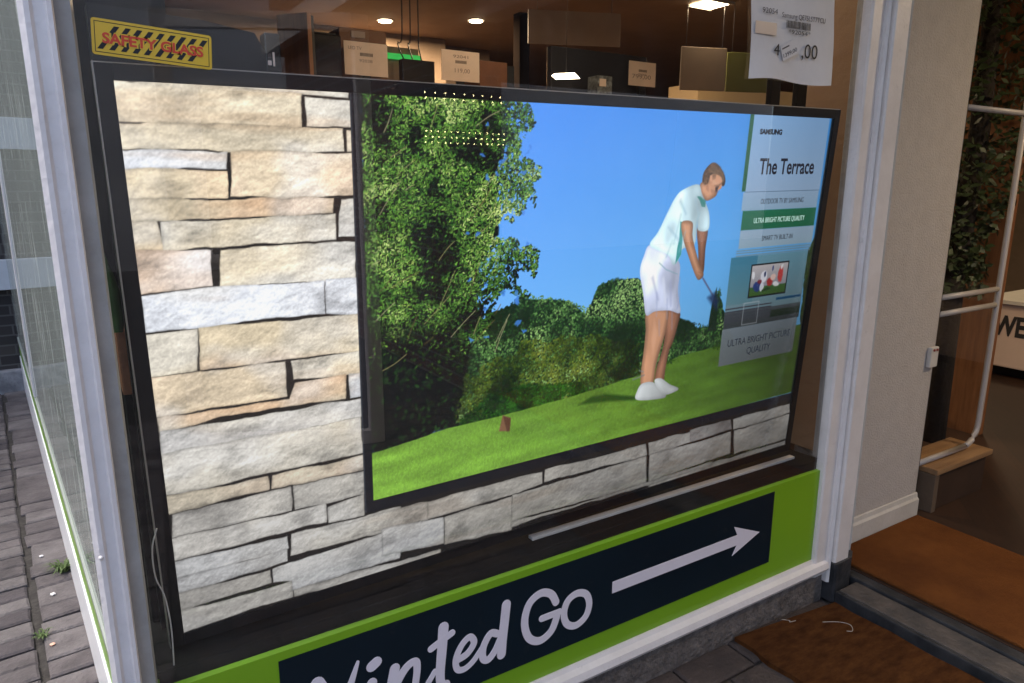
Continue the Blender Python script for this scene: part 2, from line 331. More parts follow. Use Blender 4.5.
bm = bmesh.new(); bm_box(bm, 1.86, 2.0, -6.2, -2.4, GZ, 2.0); obj('brick_pier', bm, M_brick2, ub)
bm = bmesh.new(); bm_prism(bm, [(wallx(-.1) + .002, -.13), (1.84, -.13), (1.84, -2.4), (1.98, -2.4), (1.98, -.02), (-.06, -.02)], 1.62, 1.995, 'z'); obj('fascia', bm, M_cream, ub)

bm = bmesh.new(); bm_prism(bm, [(.75, -.145), (1.795, -.145), (1.795, -6.3), (9.1, -6.3), (9.1, -6.41), (1.7, -6.41), (1.7, -3.3), (.75, -3.3)], 2.0, 2.2, 'z'); obj('added_shade_canopy', bm, M_cream, ub)  # unseen canopy, added to shade the right post and the entrance

# interior wall beside the entrance, with skirting
iw = thing('entrance_wall', 'grey rendered wall with cream skirting just inside the entrance', 'wall')
box('render', 1.84, 2.44, .0, .10, SZ, 1.9, M_render, iw, .004)
bm = bmesh.new(); bm_prism(bm, [(-.0145, SZ + .001), (-.001, SZ + .001), (-.001, SZ + .092), (-.006, SZ + .09), (-.008, SZ + .075), (-.0145, SZ + .068)], 1.96, 2.441, 'x'); obj('skirting', bm, M_cream, iw)
sw = thing('wall_switch', 'small white two button switch box at the edge of the entrance wall', 'switch')
box('housing', 2.388, 2.436, -.016, -.0005, .160, .232, M_cream, sw, .004)
for z in (.222,):
    for x in (2.402, 2.421):
        b2 = bmesh.new(); bmesh.ops.create_cone(b2, cap_ends=True, segments=12, radius1=.0045, radius2=.004, depth=.004, matrix=Matrix.Translation((x, -.018, z)) @ Matrix.Rotation(R(90), 4, 'X')); obj('button', b2, mat('red_button', (.25, .04, .03), .4), sw)

# ------------------------------------------------------------ shop window
sf = thing('shop_window', 'large shop window in painted frame with black inner sill and stone plinth', 'window')
def post(name, prof, z0, z1, m): 
    bm = bmesh.new(); bm_prism(bm, prof, z0, z1, 'z'); return obj(name, bm, m, sf)
post('corner_post', [(-.104, -.05), (-.115, -.118), (-.108, -.124), (-.102, -.1245), (-.098, -.120), (-.086, -.1205), (-.083, -.126), (-.0775, -.126), (-.0755, -.12), (-.0755, -.05)], GZ, 1.62, M_whitecold)
post('inner_frame', [(-.0753, -.10), (-.056, -.10), (-.0525, -.082), (-.0525, -.06), (-.0753, -.06)], -.36, 1.62, M_greyframe)
b2 = bmesh.new(); bmesh.ops.create_uvsphere(b2, u_segments=10, v_segments=6, radius=.0035, matrix=Matrix.Translation((-.107, -.124, .24))); obj('screw_cap', b2, M_whitecold, sf, True)
# right: dark gap, frame, bead, post face, return
post('window_frame', [(1.690, -.085), (1.690, -.108), (1.697, -.112), (1.742, -.112), (1.742, -.085)], -.375, 1.62, M_white)
post('glazing_bead', [(1.7425, -.085), (1.7425, -.12), (1.749, -.126), (1.755, -.12), (1.757, -.085)], -.40, 1.62, M_white)
post('post', [(1.7572, -.06), (1.7572, -.130), (1.762, -.134), (1.822, -.134), (1.828, -.130), (1.828, -.06)], -.335, 1.62, M_white)
post('door_reveal', [(1.8283, -.03), (1.8283, -.110), (1.865, -.104), (1.872, -.110), (1.88, -.104), (1.905, -.09), (1.93, -.055), (1.936, -.001), (1.85, -.001)], -.4, 1.62, M_cream)
b2 = bmesh.new(); bm_prism(b2, [(1.752, -.05), (1.752, -.137), (1.76, -.142), (1.835, -.139), (1.872, -.118), (1.872, -.05)], GZ, -.3355, 'z'); obj('lead_base', b2, M_lead, sf)
box('inner_jamb', 1.762, 1.80, -.084, -.02, -.03, 1.62, M_greyframe, sf)
box('inner_jamb', 1.742, 1.7615, -.0849, -.07, -.03, 1.62, M_greyframe, sf)
box('reveal_panel', 1.8005, 1.83, -.05, .14, -.03, 1.88, M_tan, sf)
# sill, rail, plinth
bm = bmesh.new(); bm_prism(bm, [(-.088, -.06), (-.088, -.035), (-.084, -.031), (-.055, -.030), (-.05, -.0285), (-.045, -.030), (.02, -.032), (.30, -.032), (.30, -.06)], -.0495, 1.7615, 'x'); obj('sill', bm, M_sill, sf)
box('sill_strip', .745, 1.70, -.004, .014, -.0315, -.024, M_cream, sf, .001)
bm = bmesh.new(); bm_prism(bm, [(-.06, -.366), (-.101, -.366), (-.122, -.360), (-.127, -.350), (-.122, -.334), (-.108, -.328), (-.104, -.319), (-.06, -.319)], -.0685, 1.742, 'x'); obj('bottom_rail', bm, M_white, sf)
box('plinth', -.09, 1.751, -.105, -.02, GZ - .03, -.3665, M_plinth, sf, .006)
GL = box('glass_pane', -.0558, 1.742, -.0935, -.0895, -.033, 1.62, glass('window_glass', 1.66, (1, 1, 1), .010, (.6, .6, .6)), sf, 0)
# splayed side
side = thing('side_window', 'glazed side of the shop window along the lane over lime green panel', 'window')
side.location = (wallx(0), 0, 0); side.rotation_euler = (0, 0, SA)
def sbox(n, x0, x1, y0, y1, z0, z1, m, bev=.003): return box(n, x0, x1, y0, y1, z0, z1, m, side, bev)
sbox('bottom_rail', -.005, .05, -.05, 3.95, GZ - .01, -.252, mat('sunlit_rail_white', (.85, .86, .88), .3, col2=(.78, .79, .8), scale=6), .004)  # the white lightened so its colour carries the strong sun on this rail
sbox('green_panel', 0, .05, -.05, 3.95, -.2515, -.155, M_green, 0)
sbox('glazing_ledge', -.003, .05, -.05, 3.95, -.1545, -.135, mat('grey_bead', (.3, .33, .3), .4), .002)
sbox('glass_pane', .002, .010, -.05, 2.38, -.1345, 1.9, glass('side_glass', 1.6, (.7, .78, .74), .55, (.6, .66, .62)), 0)  # dirty glass, streaks strengthened to paint in a greenish white reflection
sbox('mullion', -.005, .04, 2.381, 2.43, -.1345, 1.9, M_whitecold, .003)
sbox('glass_pane', .002, .010, 2.431, 3.95, -.1345, 1.9, glass('side_glass', 1.6, (.7, .78, .74), .55, (.6, .66, .62)), 0)
sbox('blind', .013, .020, .32, 6.9, -.4, 1.9, M_cloth, 0)
sbox('rear_wall', -.002, .05, 3.951, 7.0, GZ, 2.0, M_brick, 0)
box('blackout_panel', -.0475, .11, .30, .31, -.03, 1.88, M_cloth, sf, 0)
box('display_floor', -.04, 1.80, .3005, 1.0, -.06, -.033, M_sill, sf, 0)

# direction sign
ds = thing('direction_sign', 'lime green panel with navy field, pale lettering and arrow below the window', 'sign')
box('backing', -.068, 1.689, -.0995, -.062, -.3185, -.0322, M_green, ds, 0)
box('field', .137, 1.487, -.1012, -.0998, -.264, -.049, M_navy, ds, 0)
bm = bmesh.new(); Y0, Y1 = -.1024, -.1008
bm_stroke(bm, [(.203, -.120), (.216, -.150), (.224, -.19), (.235, -.222)], .026, Y0, Y1, .02)
bm_stroke(bm, [(.235, -.222), (.252, -.178), (.268, -.14), (.281, -.106)], .026, Y0 - .0001, Y1, .006)
bm_stroke(bm, [(.308, -.127), (.318, -.121)], .022, Y0, Y1)
bm_stroke(bm, [(.307, -.163), (.299, -.192), (.294, -.224), (.305, -.234), (.318, -.222)], .021, Y0, Y1, .010)
bm_stroke(bm, [(.355, -.150), (.346, -.190), (.338, -.234)], .021, Y0, Y1)
bm_stroke(bm, [(.341, -.23), (.358, -.185), (.380, -.157), (.399, -.152), (.402, -.172), (.397, -.212), (.403, -.234), (.418, -.222), (.441, -.192)], .019, Y0 - .0001, Y1, .012)
bm_stroke(bm, [(.463, -.098), (.458, -.150), (.453, -.200), (.455, -.228), (.466, -.232)], .023, Y0, Y1, .018)
bm_stroke(bm, [(.434, -.137), (.458, -.127), (.482, -.118)], .015, Y0 - .0002, Y1)
bm_stroke(bm, [(.494, -.186), (.517, -.180), (.533, -.160), (.523, -.143), (.504, -.155), (.490, -.182), (.492, -.207), (.508, -.214), (.530, -.204), (.556, -.176)], .016, Y0, Y1, .013)
bm_stroke(bm, [(.590, -.160), (.573, -.154), (.556, -.178), (.554, -.205), (.567, -.214), (.585, -.198), (.600, -.170)], .0165, Y0 - .0003, Y1)
bm_stroke(bm, [(.613, -.098), (.608, -.14), (.603, -.18), (.600, -.215)], .022, Y0 - .0001, Y1)
bm_stroke(bm, [(.744, -.137), (.730, -.112), (.702, -.101), (.672, -.117), (.660, -.158), (.671, -.200), (.700, -.219), (.731, -.207), (.746, -.178), (.747, -.167)], .0185, Y0, Y1)
bm_stroke(bm, [(.706, -.165), (.755, -.165)], .016, Y0 - .0003, Y1, smooth=False)
bm_stroke(bm, spline([(.803, -.135), (.830, -.146), (.840, -.175), (.830, -.204), (.803, -.217), (.777, -.205), (.767, -.176), (.777, -.146)], 8, True) + [(.803, -.135)], .0175, Y0, Y1, smooth=False)
obj('lettering', bm, M_lilac, ds)
bm = bmesh.new(); bm_prism(bm, [(.909, -.140), (1.343, -.140), (1.328, -.112), (1.434, -.156), (1.328, -.197), (1.343, -.170), (.909, -.170)], Y0, Y1); obj('arrow', bm, M_lilac, ds)
# ------------------------------------------------------------ television
tvt, tvr = -.0726054, .0149534
ex = Vector((math.cos(tvr), math.sin(tvr) * math.sin(tvt), math.sin(tvr) * math.cos(tvt)))
ez = Vector((-math.sin(tvr), math.cos(tvr) * math.sin(tvt), math.cos(tvr) * math.cos(tvt))); ey = ez.cross(ex)
tv = thing('television', 'large black framed television leaning on the window, showing a golfer and stone wall', 'television')
tv.matrix_world = Matrix(((ex.x, ey.x, ez.x, 0), (ex.y, ey.y, ez.y, 0), (ex.z, ey.z, ez.z, 0), (0, 0, 0, 1)))
TW, TH = 1.650, .928
def tbox(n, x0, x1, y0, y1, z0, z1, m, bev=.001): return box(n, x0, x1, y0, y1, z0, z1, m, tv, bev)
bm = bmesh.new(); b_ = .0225
for a in ((-b_, 0, -b_, TH + b_), (TW, TW + b_, -b_, TH + b_), (0, TW, -b_, 0), (0, TW, TH, TH + b_)): bm_box(bm, a[0], a[1], -.003, .012, a[2], a[3], .0008)
obj('bezel', bm, M_black, tv)
bm = bmesh.new(); bm_box(bm, -b_ - .002, -b_ - .0002, -.0025, .02, -b_, TH + b_ + .002); bm_box(bm, -b_, TW + b_, -.0005, .02, TH + b_ + .0003, TH + b_ + .0018)
obj('edge_trim', bm, mat('silver_trim', (.5, .48, .45), .35, metal=.8, var=.1), tv)
tbox('back_cover', -.02, TW + .02, .0121, .05, -.02, TH + .02, M_black, .004)

# the picture on the screen: colours per vertex of a fine grid, lit by the screen itself
STONES=[(0,[(0.065,0.931),(0.343,0.931),(0.343,0.918),(0.265,0.923),(0.067,0.928)]),(1,[(-0.002,0.926),(0.067,0.929),(0.265,0.922),(0.261,0.87),(0.179,0.87),(0.083,0.871),(-0.001,0.872)]),(0,[(0.271,0.919),(0.346,0.915),(0.346,0.871),(0.269,0.87)]),(1,[(-0.001,0.871),(0.083,0.87),(0.331,0.869),(0.33,0.833),(0.176,0.832),(0.035,0.834),(-0.001,0.835)]),(4,[(0.336,0.867),(0.346,0.867),(0.347,0.832),(0.334,0.832)]),(2,[(0.0,0.833),(0.143,0.831),(0.141,0.805),(0.001,0.807)]),(3,[(-0.0,0.804),(0.141,0.803),(0.139,0.761),(-0.001,0.763)]),(4,[(0.151,0.83),(0.346,0.831),(0.346,0.759),(0.214,0.76),(0.141,0.763)]),(3,[(-0.0,0.761),(0.141,0.759),(0.309,0.756),(0.308,0.731),(0.194,0.731),(0.101,0.729),(-0.001,0.73)]),(0,[(0.321,0.753),(0.346,0.755),(0.346,0.691),(0.316,0.69)]),(3,[(0.0,0.729),(0.034,0.727),(0.04,0.686),(-0.001,0.686)]),(1,[(0.042,0.725),(0.186,0.729),(0.313,0.73),(0.311,0.685),(0.191,0.686),(0.041,0.685)]),(5,[(-0.001,0.684),(0.107,0.682),(0.106,0.622),(-0.0,0.618)]),(1,[(0.12,0.682),(0.344,0.681),(0.344,0.615),(0.117,0.62)]),(2,[(-0.0,0.616),(0.117,0.62),(0.285,0.616),(0.284,0.555),(0.191,0.558),(-0.001,0.557)]),(2,[(0.29,0.617),(0.346,0.616),(0.346,0.552),(0.286,0.556)]),(1,[(-0.0,0.555),(0.074,0.554),(0.069,0.485),(-0.0,0.485)]),(3,[(0.078,0.555),(0.346,0.549),(0.346,0.479),(0.075,0.485)]),(4,[(0.0,0.483),(0.21,0.479),(0.209,0.413),(0.001,0.416)]),(1,[(0.219,0.479),(0.345,0.478),(0.345,0.437),(0.221,0.442)]),(3,[(0.002,0.412),(0.211,0.409),(0.223,0.436),(0.318,0.437),(0.316,0.391),(0.107,0.397),(0.003,0.389)]),(2,[(0.325,0.437),(0.345,0.435),(0.345,0.389),(0.324,0.39)]),(6,[(0.004,0.387),(0.344,0.386),(0.345,0.346),(-0.0,0.348)]),(1,[(0.002,0.348),(0.343,0.347),(0.344,0.274),(-0.003,0.275)]),(3,[(-0.001,0.272),(0.164,0.266),(0.164,0.243),(-0.001,0.241)]),(3,[(0.173,0.266),(0.344,0.269),(0.345,0.24),(0.171,0.243)]),(6,[(0.006,0.236),(0.203,0.236),(0.202,0.189),(0.001,0.195)]),(6,[(0.21,0.237),(0.344,0.235),(0.343,0.186),(0.209,0.189)]),(6,[(-0.0,0.191),(0.266,0.184),(0.266,0.147),(-0.0,0.15)]),(6,[(0.272,0.176),(0.343,0.185),(0.342,0.141),(0.271,0.145)]),(2,[(0.001,0.146),(0.192,0.139),(0.192,0.11),(-0.0,0.114)]),(6,[(0.199,0.141),(0.418,0.136),(0.417,0.091),(0.194,0.094)]),(2,[(-0.0,0.113),(0.189,0.11),(0.188,0.084),(-0.002,0.083)]),(6,[(-0.001,0.081),(0.157,0.079),(0.156,0.049),(-0.002,0.048)]),(2,[(0.16,0.079),(0.417,0.088),(0.415,0.02),(0.327,0.021),(0.195,0.021),(0.193,0.041),(0.158,0.048)]),(6,[(-0.001,0.045),(0.193,0.039),(0.191,0.006),(-0.004,0.002)]),(6,[(0.197,0.018),(0.339,0.015),(0.507,0.009),(0.507,-0.023),(0.197,0.006)]),(6,[(0.344,0.133),(0.479,0.131),(0.479,0.093),(0.344,0.099),(0.195,0.096),(0.201,0.134)]),(6,[(0.482,0.13),(0.685,0.132),(0.767,0.13),(0.769,0.098),(0.687,0.092),(0.481,0.094)]),(2,[(0.379,0.096),(0.514,0.085),(0.516,0.023),(0.377,0.037)]),(6,[(0.52,0.084),(0.687,0.089),(0.689,0.003),(0.52,0.019)]),(6,[(0.687,0.092),(1.086,0.091),(1.097,0.02),(0.92,0.018),(0.689,0.026)]),(6,[(0.773,0.134),(1.083,0.125),(1.088,0.096),(0.773,0.1)]),(6,[(1.094,0.127),(1.321,0.13),(1.326,0.1),(1.097,0.094)]),(6,[(1.1,0.092),(1.398,0.092),(1.408,0.029),(1.108,0.019)]),(7,[(1.238,0.135),(1.393,0.132),(1.401,0.101),(1.243,0.098)]),(6,[(1.404,0.13),(1.642,0.133),(1.649,0.103),(1.409,0.099)]),(6,[(1.413,0.093),(1.65,0.099),(1.664,0.017),(1.425,0.021)]),(6,[(1.108,0.015),(1.666,0.012),(1.667,-0.009),(1.11,-0.004)]),(6,[(0.69,0.022),(0.921,0.015),(1.098,0.016),(1.338,0.018),(1.339,0.009),(0.69,0.011)])]
MAN=[('shadow',[(0.862,0.275),(0.9,0.289),(0.94,0.288),(1.038,0.264),(1.038,0.255),(0.952,0.267),(0.901,0.272)]),('skin2',[(1.189,0.667),(1.224,0.663),(1.224,0.613),(1.226,0.556),(1.211,0.558),(1.199,0.614)]),('skin2',[(1.111,0.475),(1.158,0.462),(1.156,0.431),(1.145,0.389),(1.134,0.365),(1.128,0.323),(1.124,0.287),(1.096,0.288),(1.097,0.328),(1.11,0.369),(1.115,0.41)]),('skin',[(1.05,0.476),(1.116,0.475),(1.118,0.427),(1.106,0.378),(1.095,0.337),(1.088,0.286),(1.052,0.287),(1.047,0.327),(1.05,0.377),(1.051,0.427)]),('shoe',[(1.04,0.279),(1.056,0.295),(1.094,0.29),(1.134,0.254),(1.128,0.243),(1.042,0.254)]),('shoe',[(1.094,0.294),(1.115,0.298),(1.147,0.277),(1.178,0.262),(1.172,0.254),(1.126,0.253)]),('shorts',[(1.044,0.633),(1.107,0.604),(1.143,0.581),(1.145,0.516),(1.16,0.461),(1.123,0.47),(1.076,0.473),(1.048,0.467),(1.034,0.518),(1.018,0.573),(1.026,0.608)]),('skin',[(1.185,0.769),(1.205,0.772),(1.212,0.786),(1.24,0.786),(1.257,0.773),(1.251,0.763),(1.245,0.753),(1.242,0.74),(1.23,0.733),(1.212,0.728),(1.199,0.735),(1.186,0.748)]),('shirt',[(1.042,0.631),(1.064,0.662),(1.088,0.705),(1.108,0.738),(1.13,0.755),(1.177,0.767),(1.193,0.745),(1.209,0.723),(1.225,0.695),(1.227,0.659),(1.193,0.659),(1.187,0.679),(1.185,0.624),(1.148,0.618),(1.142,0.6),(1.122,0.58),(1.1,0.607)]),('teal',[(1.131,0.683),(1.138,0.681),(1.144,0.636),(1.144,0.604),(1.128,0.583),(1.129,0.619),(1.133,0.645)]),('skin',[(1.136,0.681),(1.171,0.679),(1.177,0.643),(1.204,0.586),(1.221,0.562),(1.227,0.547),(1.213,0.537),(1.199,0.549),(1.169,0.598),(1.144,0.645)]),('hair',[(1.19,0.774),(1.193,0.796),(1.215,0.815),(1.236,0.812),(1.259,0.792),(1.268,0.774),(1.264,0.761),(1.256,0.765),(1.256,0.778),(1.243,0.786),(1.224,0.789),(1.213,0.783),(1.21,0.77),(1.202,0.765)]),('collar',[(1.177,0.739),(1.188,0.739),(1.208,0.728),(1.208,0.713),(1.196,0.715),(1.188,0.729)]),('dark',[(1.235,0.758),(1.244,0.76),(1.244,0.75),(1.239,0.747)]),('club',[(1.22,0.543),(1.226,0.544),(1.273,0.492),(1.268,0.489)]),('clubhead',[(1.25,0.489),(1.273,0.5),(1.293,0.478),(1.288,0.453),(1.267,0.471)])]
TREE=[(0.354,0.941),(0.684,0.935),(0.715,0.9),(0.71,0.859),(0.699,0.825),(0.731,0.792),(0.709,0.753),(0.687,0.714),(0.641,0.702),(0.637,0.675),(0.67,0.665),(0.713,0.653),(0.734,0.616),(0.691,0.592),(0.693,0.55),(0.645,0.545),(0.622,0.484),(0.576,0.458),(0.543,0.29),(0.347,0.257),(0.332,0.384)]
DARK=[(0.337,0.52),(0.531,0.506),(0.558,0.429),(0.543,0.29),(0.347,0.257),(0.332,0.384)]
LAWN=[(0.364,0.268),(0.529,0.287),(0.658,0.29),(0.836,0.299),(1.045,0.318),(1.171,0.348),(1.316,0.354),(1.672,0.376),(1.709,0.179),(1.638,0.169),(0.337,0.147),(0.35,0.267)]
BUSH=[(0.509,0.498),(0.576,0.507),(0.633,0.521),(0.693,0.546),(0.756,0.538),(0.822,0.527),(0.874,0.494),(0.903,0.552),(0.945,0.565),(1.036,0.552),(1.057,0.503),(1.161,0.447),(1.234,0.42),(1.277,0.415),(1.278,0.48),(1.29,0.518),(1.32,0.423),(1.372,0.362),(1.337,0.34),(1.172,0.337),(1.046,0.305),(0.659,0.278),(0.529,0.278)]
HEDGE=[(0.577,0.416),(0.672,0.43),(0.802,0.416),(0.888,0.38),(0.912,0.29),(0.659,0.283),(0.529,0.278),(0.543,0.346)]
EDGETREE=[(1.618,0.572),(1.645,0.625),(1.686,0.581),(1.697,0.349),(1.645,0.341)]
STUMP=[(0.649,0.254),(0.658,0.29),(0.679,0.279),(0.677,0.249)]
INNER=[(0.345,0.94),(1.623,1.009),(1.723,0.116),(1.646,0.13),(0.337,0.14)]
INNERPIC=[(0.366,0.941),(1.656,1.011),(1.698,0.165),(1.64,0.159),(0.361,0.165)]
PANELS=[('strip',[(1.329,0.93),(1.344,0.931),(1.349,0.748),(1.33,0.747)]),('card',[(1.342,0.931),(1.636,0.931),(1.632,0.743),(1.348,0.746)]),('card',[(1.328,0.746),(1.632,0.743),(1.631,0.699),(1.339,0.699)]),('green',[(1.342,0.699),(1.631,0.699),(1.633,0.65),(1.344,0.652)]),('card',[(1.342,0.652),(1.633,0.649),(1.634,0.603),(1.342,0.606)]),('photo',[(1.332,0.587),(1.623,0.596),(1.62,0.394),(1.318,0.399)]),('grey',[(1.318,0.399),(1.62,0.394),(1.618,0.295),(1.317,0.298)]),('tvpic',[(1.402,0.559),(1.549,0.559),(1.551,0.472),(1.402,0.475)]),('blueline',[(1.516,0.462),(1.619,0.462),(1.62,0.457),(1.517,0.457)])]
TXT={'brand': [(1.369,0.891),(1.459,0.891)],'terrace': [(1.386,0.808),(1.596,0.806)],'o': [(1.403,0.72),(1.571,0.718)],'u': [(1.386,0.673),(1.586,0.671)],'s': [(1.426,0.628),(1.546,0.627)],'u2': [(1.344,0.355),(1.596,0.354)],'q': [(1.423,0.327),(1.516,0.327)]}
NX, NZ = 1152, 648
xs = (np.arange(NX) + .5) / NX * TW; zs = (np.arange(NZ) + .5) / NZ * TH
GX, GZZ = np.meshgrid(xs, zs)                                 # row 0 is the bottom
def noise(fx, fz, seed):
    r = np.random.default_rng(seed); nx, nz = int(fx * TW) + 3, int(fz * TH) + 3; g = r.random((nz, nx))
    u = GX * fx; v = GZZ * fz; i = np.clip(u.astype(int), 0, nx - 2); j = np.clip(v.astype(int), 0, nz - 2); a = u - i; b = v - j
    a = a * a * (3 - 2 * a); b = b * b * (3 - 2 * b)
    return (g[j, i] * (1 - a) + g[j, i + 1] * a) * (1 - b) + (g[j + 1, i] * (1 - a) + g[j + 1, i + 1] * a) * b
def fbm(fx, fz, seed, o=4): return sum(noise(fx * 2 ** k, fz * 2 ** k, seed + k) * .5 ** k for k in range(o)) / sum(.5 ** k for k in range(o))
img = np.zeros((NZ, NX, 3)); img[:] = (38, 33, 28)
def sdf(poly, wob=0.0, pad=.01):
    """signed distance inside a polygon (positive inside) on the bounding window"""
    P = np.array(poly); x0, x1 = P[:, 0].min() - pad, P[:, 0].max() + pad; z0, z1 = P[:, 1].min() - pad, P[:, 1].max() + pad
    i0, i1 = max(0, int(x0 / TW * NX)), min(NX, int(x1 / TW * NX) + 1); j0, j1 = max(0, int(z0 / TH * NZ)), min(NZ, int(z1 / TH * NZ) + 1)
    if i1 <= i0 or j1 <= j0: return None
    sl = (slice(j0, j1), slice(i0, i1)); X = GX[sl]; Z = GZZ[sl]
    if wob: X = X + WX[sl] * wob; Z = Z + WZ[sl] * wob
    d = np.full(X.shape, 9.); ins = np.zeros(X.shape, bool); n = len(P)
    for k in range(n):
        ax, az = P[k]; bx, bz = P[(k + 1) % n]; ux, uz = bx - ax, bz - az; L = ux * ux + uz * uz + 1e-12
        t = np.clip(((X - ax) * ux + (Z - az) * uz) / L, 0, 1); d = np.minimum(d, np.hypot(X - ax - t * ux, Z - az - t * uz))
        if az != bz: ins ^= ((az > Z) != (bz > Z)) & (X < ux * (Z - az) / (bz - az) + ax)
    return sl, np.where(ins, d, -d)
WX = fbm(22, 22, 5) - .5; WZ = fbm(22, 22, 15) - .5
AA = TW / NX
def cover(d, w=1.0): return np.clip(d / (AA * w) + .5, 0, 1)[..., None]
def paint(poly, col, w=1.0, wob=0.0, a=1.0, smooth=False):
    r = sdf(spline(poly, 5, True) if smooth else poly, wob)
    if r is None: return
    sl, d = r; c = cover(d, w) * a; img[sl] = img[sl] * (1 - c) + np.array(col, float) * c
# stones
H1 = fbm(14, 22, 40, 6); H2 = fbm(5, 9, 60, 3); H3 = fbm(60, 90, 80, 3); STREAK = fbm(4, 40, 90, 3)
dzh, dxh = np.gradient(H1 * 1.0 + H3 * .25); fbm_w = fbm(8, 12, 97, 3); fbm_s = fbm(18, 30, 98, 4); GRAIN = noise(400, 400, 96); GAPN = np.clip((fbm(9, 9, 95, 2) - .42) * 5, 0, 1); EMB = (dzh - dxh * .6); EMB = EMB / EMB.std()
TONE = {0: (224, 220, 212), 1: (220, 214, 200), 2: (222, 226, 234), 3: (226, 210, 180), 4: (226, 204, 180), 5: (224, 190, 158), 6: (210, 206, 200), 7: (160, 152, 152)}
for k, (t, poly) in enumerate(STONES):
    r = sdf(poly, .007)
    if r is None: continue
    sl, d = r; rr = np.random.default_rng(k + 3); base = np.array(TONE[t], float) * rr.uniform(.95, 1.04)
    c2 = np.array(TONE[[1, 3, 0, 5, 3, 2, 1, 6][t]], float); m = np.clip((H2[sl] - .42) * 4, 0, 1)[..., None] * .7
    col = base * (1 - m) + c2 * m
    st_ = np.clip((STREAK[sl] - .56) * 5, 0, 1)[..., None] * .22 * np.clip((H2[sl] - .45) * 8, 0, 1)[..., None]; col = col * (1 - st_) + np.array((186, 140, 100.)) * st_
    wh = np.clip((fbm_w[sl] - .5) * 5, 0, 1)[..., None] * .4; col = col * (1 - wh) + np.array((228, 230, 234.)) * wh
    sh = 1.02 + EMB[sl] * .045 + (H1[sl] - .5) * .34 + (GRAIN[sl] - .5) * .13 - np.clip((fbm_s[sl] - .60) * 4, 0, 1) * .22
    edge = np.clip((d + .0024) / .006, 0, 1) ** .6
    sh = sh * (.74 + .26 * edge)
    col = np.clip(col * sh[..., None], 0, 250)
    c = cover(d + .0022 - GAPN[sl] * .0026); img[sl] = img[sl] * (1 - c) + col * c
# brightness of the stone picture drops towards its foot and right side
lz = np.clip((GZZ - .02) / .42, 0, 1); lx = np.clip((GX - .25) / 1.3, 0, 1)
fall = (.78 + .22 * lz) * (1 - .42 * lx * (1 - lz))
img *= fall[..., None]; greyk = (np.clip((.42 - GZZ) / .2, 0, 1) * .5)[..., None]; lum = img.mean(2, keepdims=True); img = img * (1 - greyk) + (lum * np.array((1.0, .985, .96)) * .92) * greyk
# inner frame and the golf picture
def rect(x0, x1, z0, z1): return [(x0, z0), (x1, z0), (x1, z1), (x0, z1)]
paint(rect(.344, 1.66, .143, .95), (16, 18, 24)); paint([(.3445, .143), (.3465, .143), (.3465, .95), (.3445, .95)], (60, 64, 72))
IL, IB = .3625, .1665
pic = (GX > IL) & (GZZ > IB); keep = img.copy()
t = np.clip((GX - .7) / .9, 0, 1)[..., None]; v = np.clip((GZZ - .45) / .48, 0, 1)[..., None]
skyc = (np.array((122, 190, 255.)) * (1 - t) + np.array((98, 170, 220.)) * t) * (1 - v) + (np.array((80, 150, 250.)) * (1 - t) + np.array((54, 138, 214.)) * t) * v
img[:] = skyc
def leaves(region, n, cols, la, lb, seed, dens=None, wob=.02, edgefade=.0, horiz=False):
    r = sdf(region, 0, 0)
    sl, d = r; X = GX[sl]; Z = GZZ[sl]; rr = np.random.default_rng(seed)
    w_ = WX[sl] * wob * 2
    ok = np.argwhere(d + w_ > edgefade); pick = ok[rr.integers(0, len(ok), n)]
    cols = np.array(cols, float)
    for (j, i) in pick:
        cx, cz = X[j, i], Z[j, i]; p = dens(cx, cz, rr) if dens else rr.random()
        if p is None: continue
        q = min(max(p, 0), .999) * (len(cols) - 1); k = int(q); col = cols[k] * (1 - (q - k)) + cols[k + 1] * (q - k); col = col * rr.uniform(.75, 1.2)
        a, b = la * rr.uniform(.6, 1.3), lb * rr.uniform(.7, 1.2); th = rr.uniform(0, 3.14); h = int(a / AA) + 2
        ci, cj = int(cx / AA), int(cz / AA); i0, i1, j0, j1 = max(0, ci - h), min(NX, ci + h + 1), max(0, cj - h), min(NZ, cj + h + 1)
        if i1 <= i0 or j1 <= j0: continue
        xx = xs[i0:i1][None, :] - cx; zz = zs[j0:j1][:, None] - cz; c, s = math.cos(th), math.sin(th)
        e = ((xx * c + zz * s) / a) ** 2 + ((-xx * s + zz * c) / b) ** 2
        al = np.clip((1 - e) * 2.5, 0, 1)[..., None]; img[j0:j1, i0:i1] = img[j0:j1, i0:i1] * (1 - al) + col * al
CL1 = fbm(12, 14, 300, 3); CL2 = fbm(28, 30, 320, 2)
def at(F, x, z): return F[min(NZ - 1, max(0, int(z / AA))), min(NX - 1, max(0, int(x / AA)))]
# distant bushes
paint(BUSH, (20, 44, 22), 2, .03)
leaves(BUSH, 9000, [(18, 38, 18), (46, 84, 40), (86, 128, 66), (138, 172, 104)], .0032, .0019, 3, lambda x, z, r: (at(CL1, x, z) - .4) * 2.2 + (at(CL2, x, z) - .3) * .7 + r.normal(0, .16) + (z - .42) * 1.0, .012)
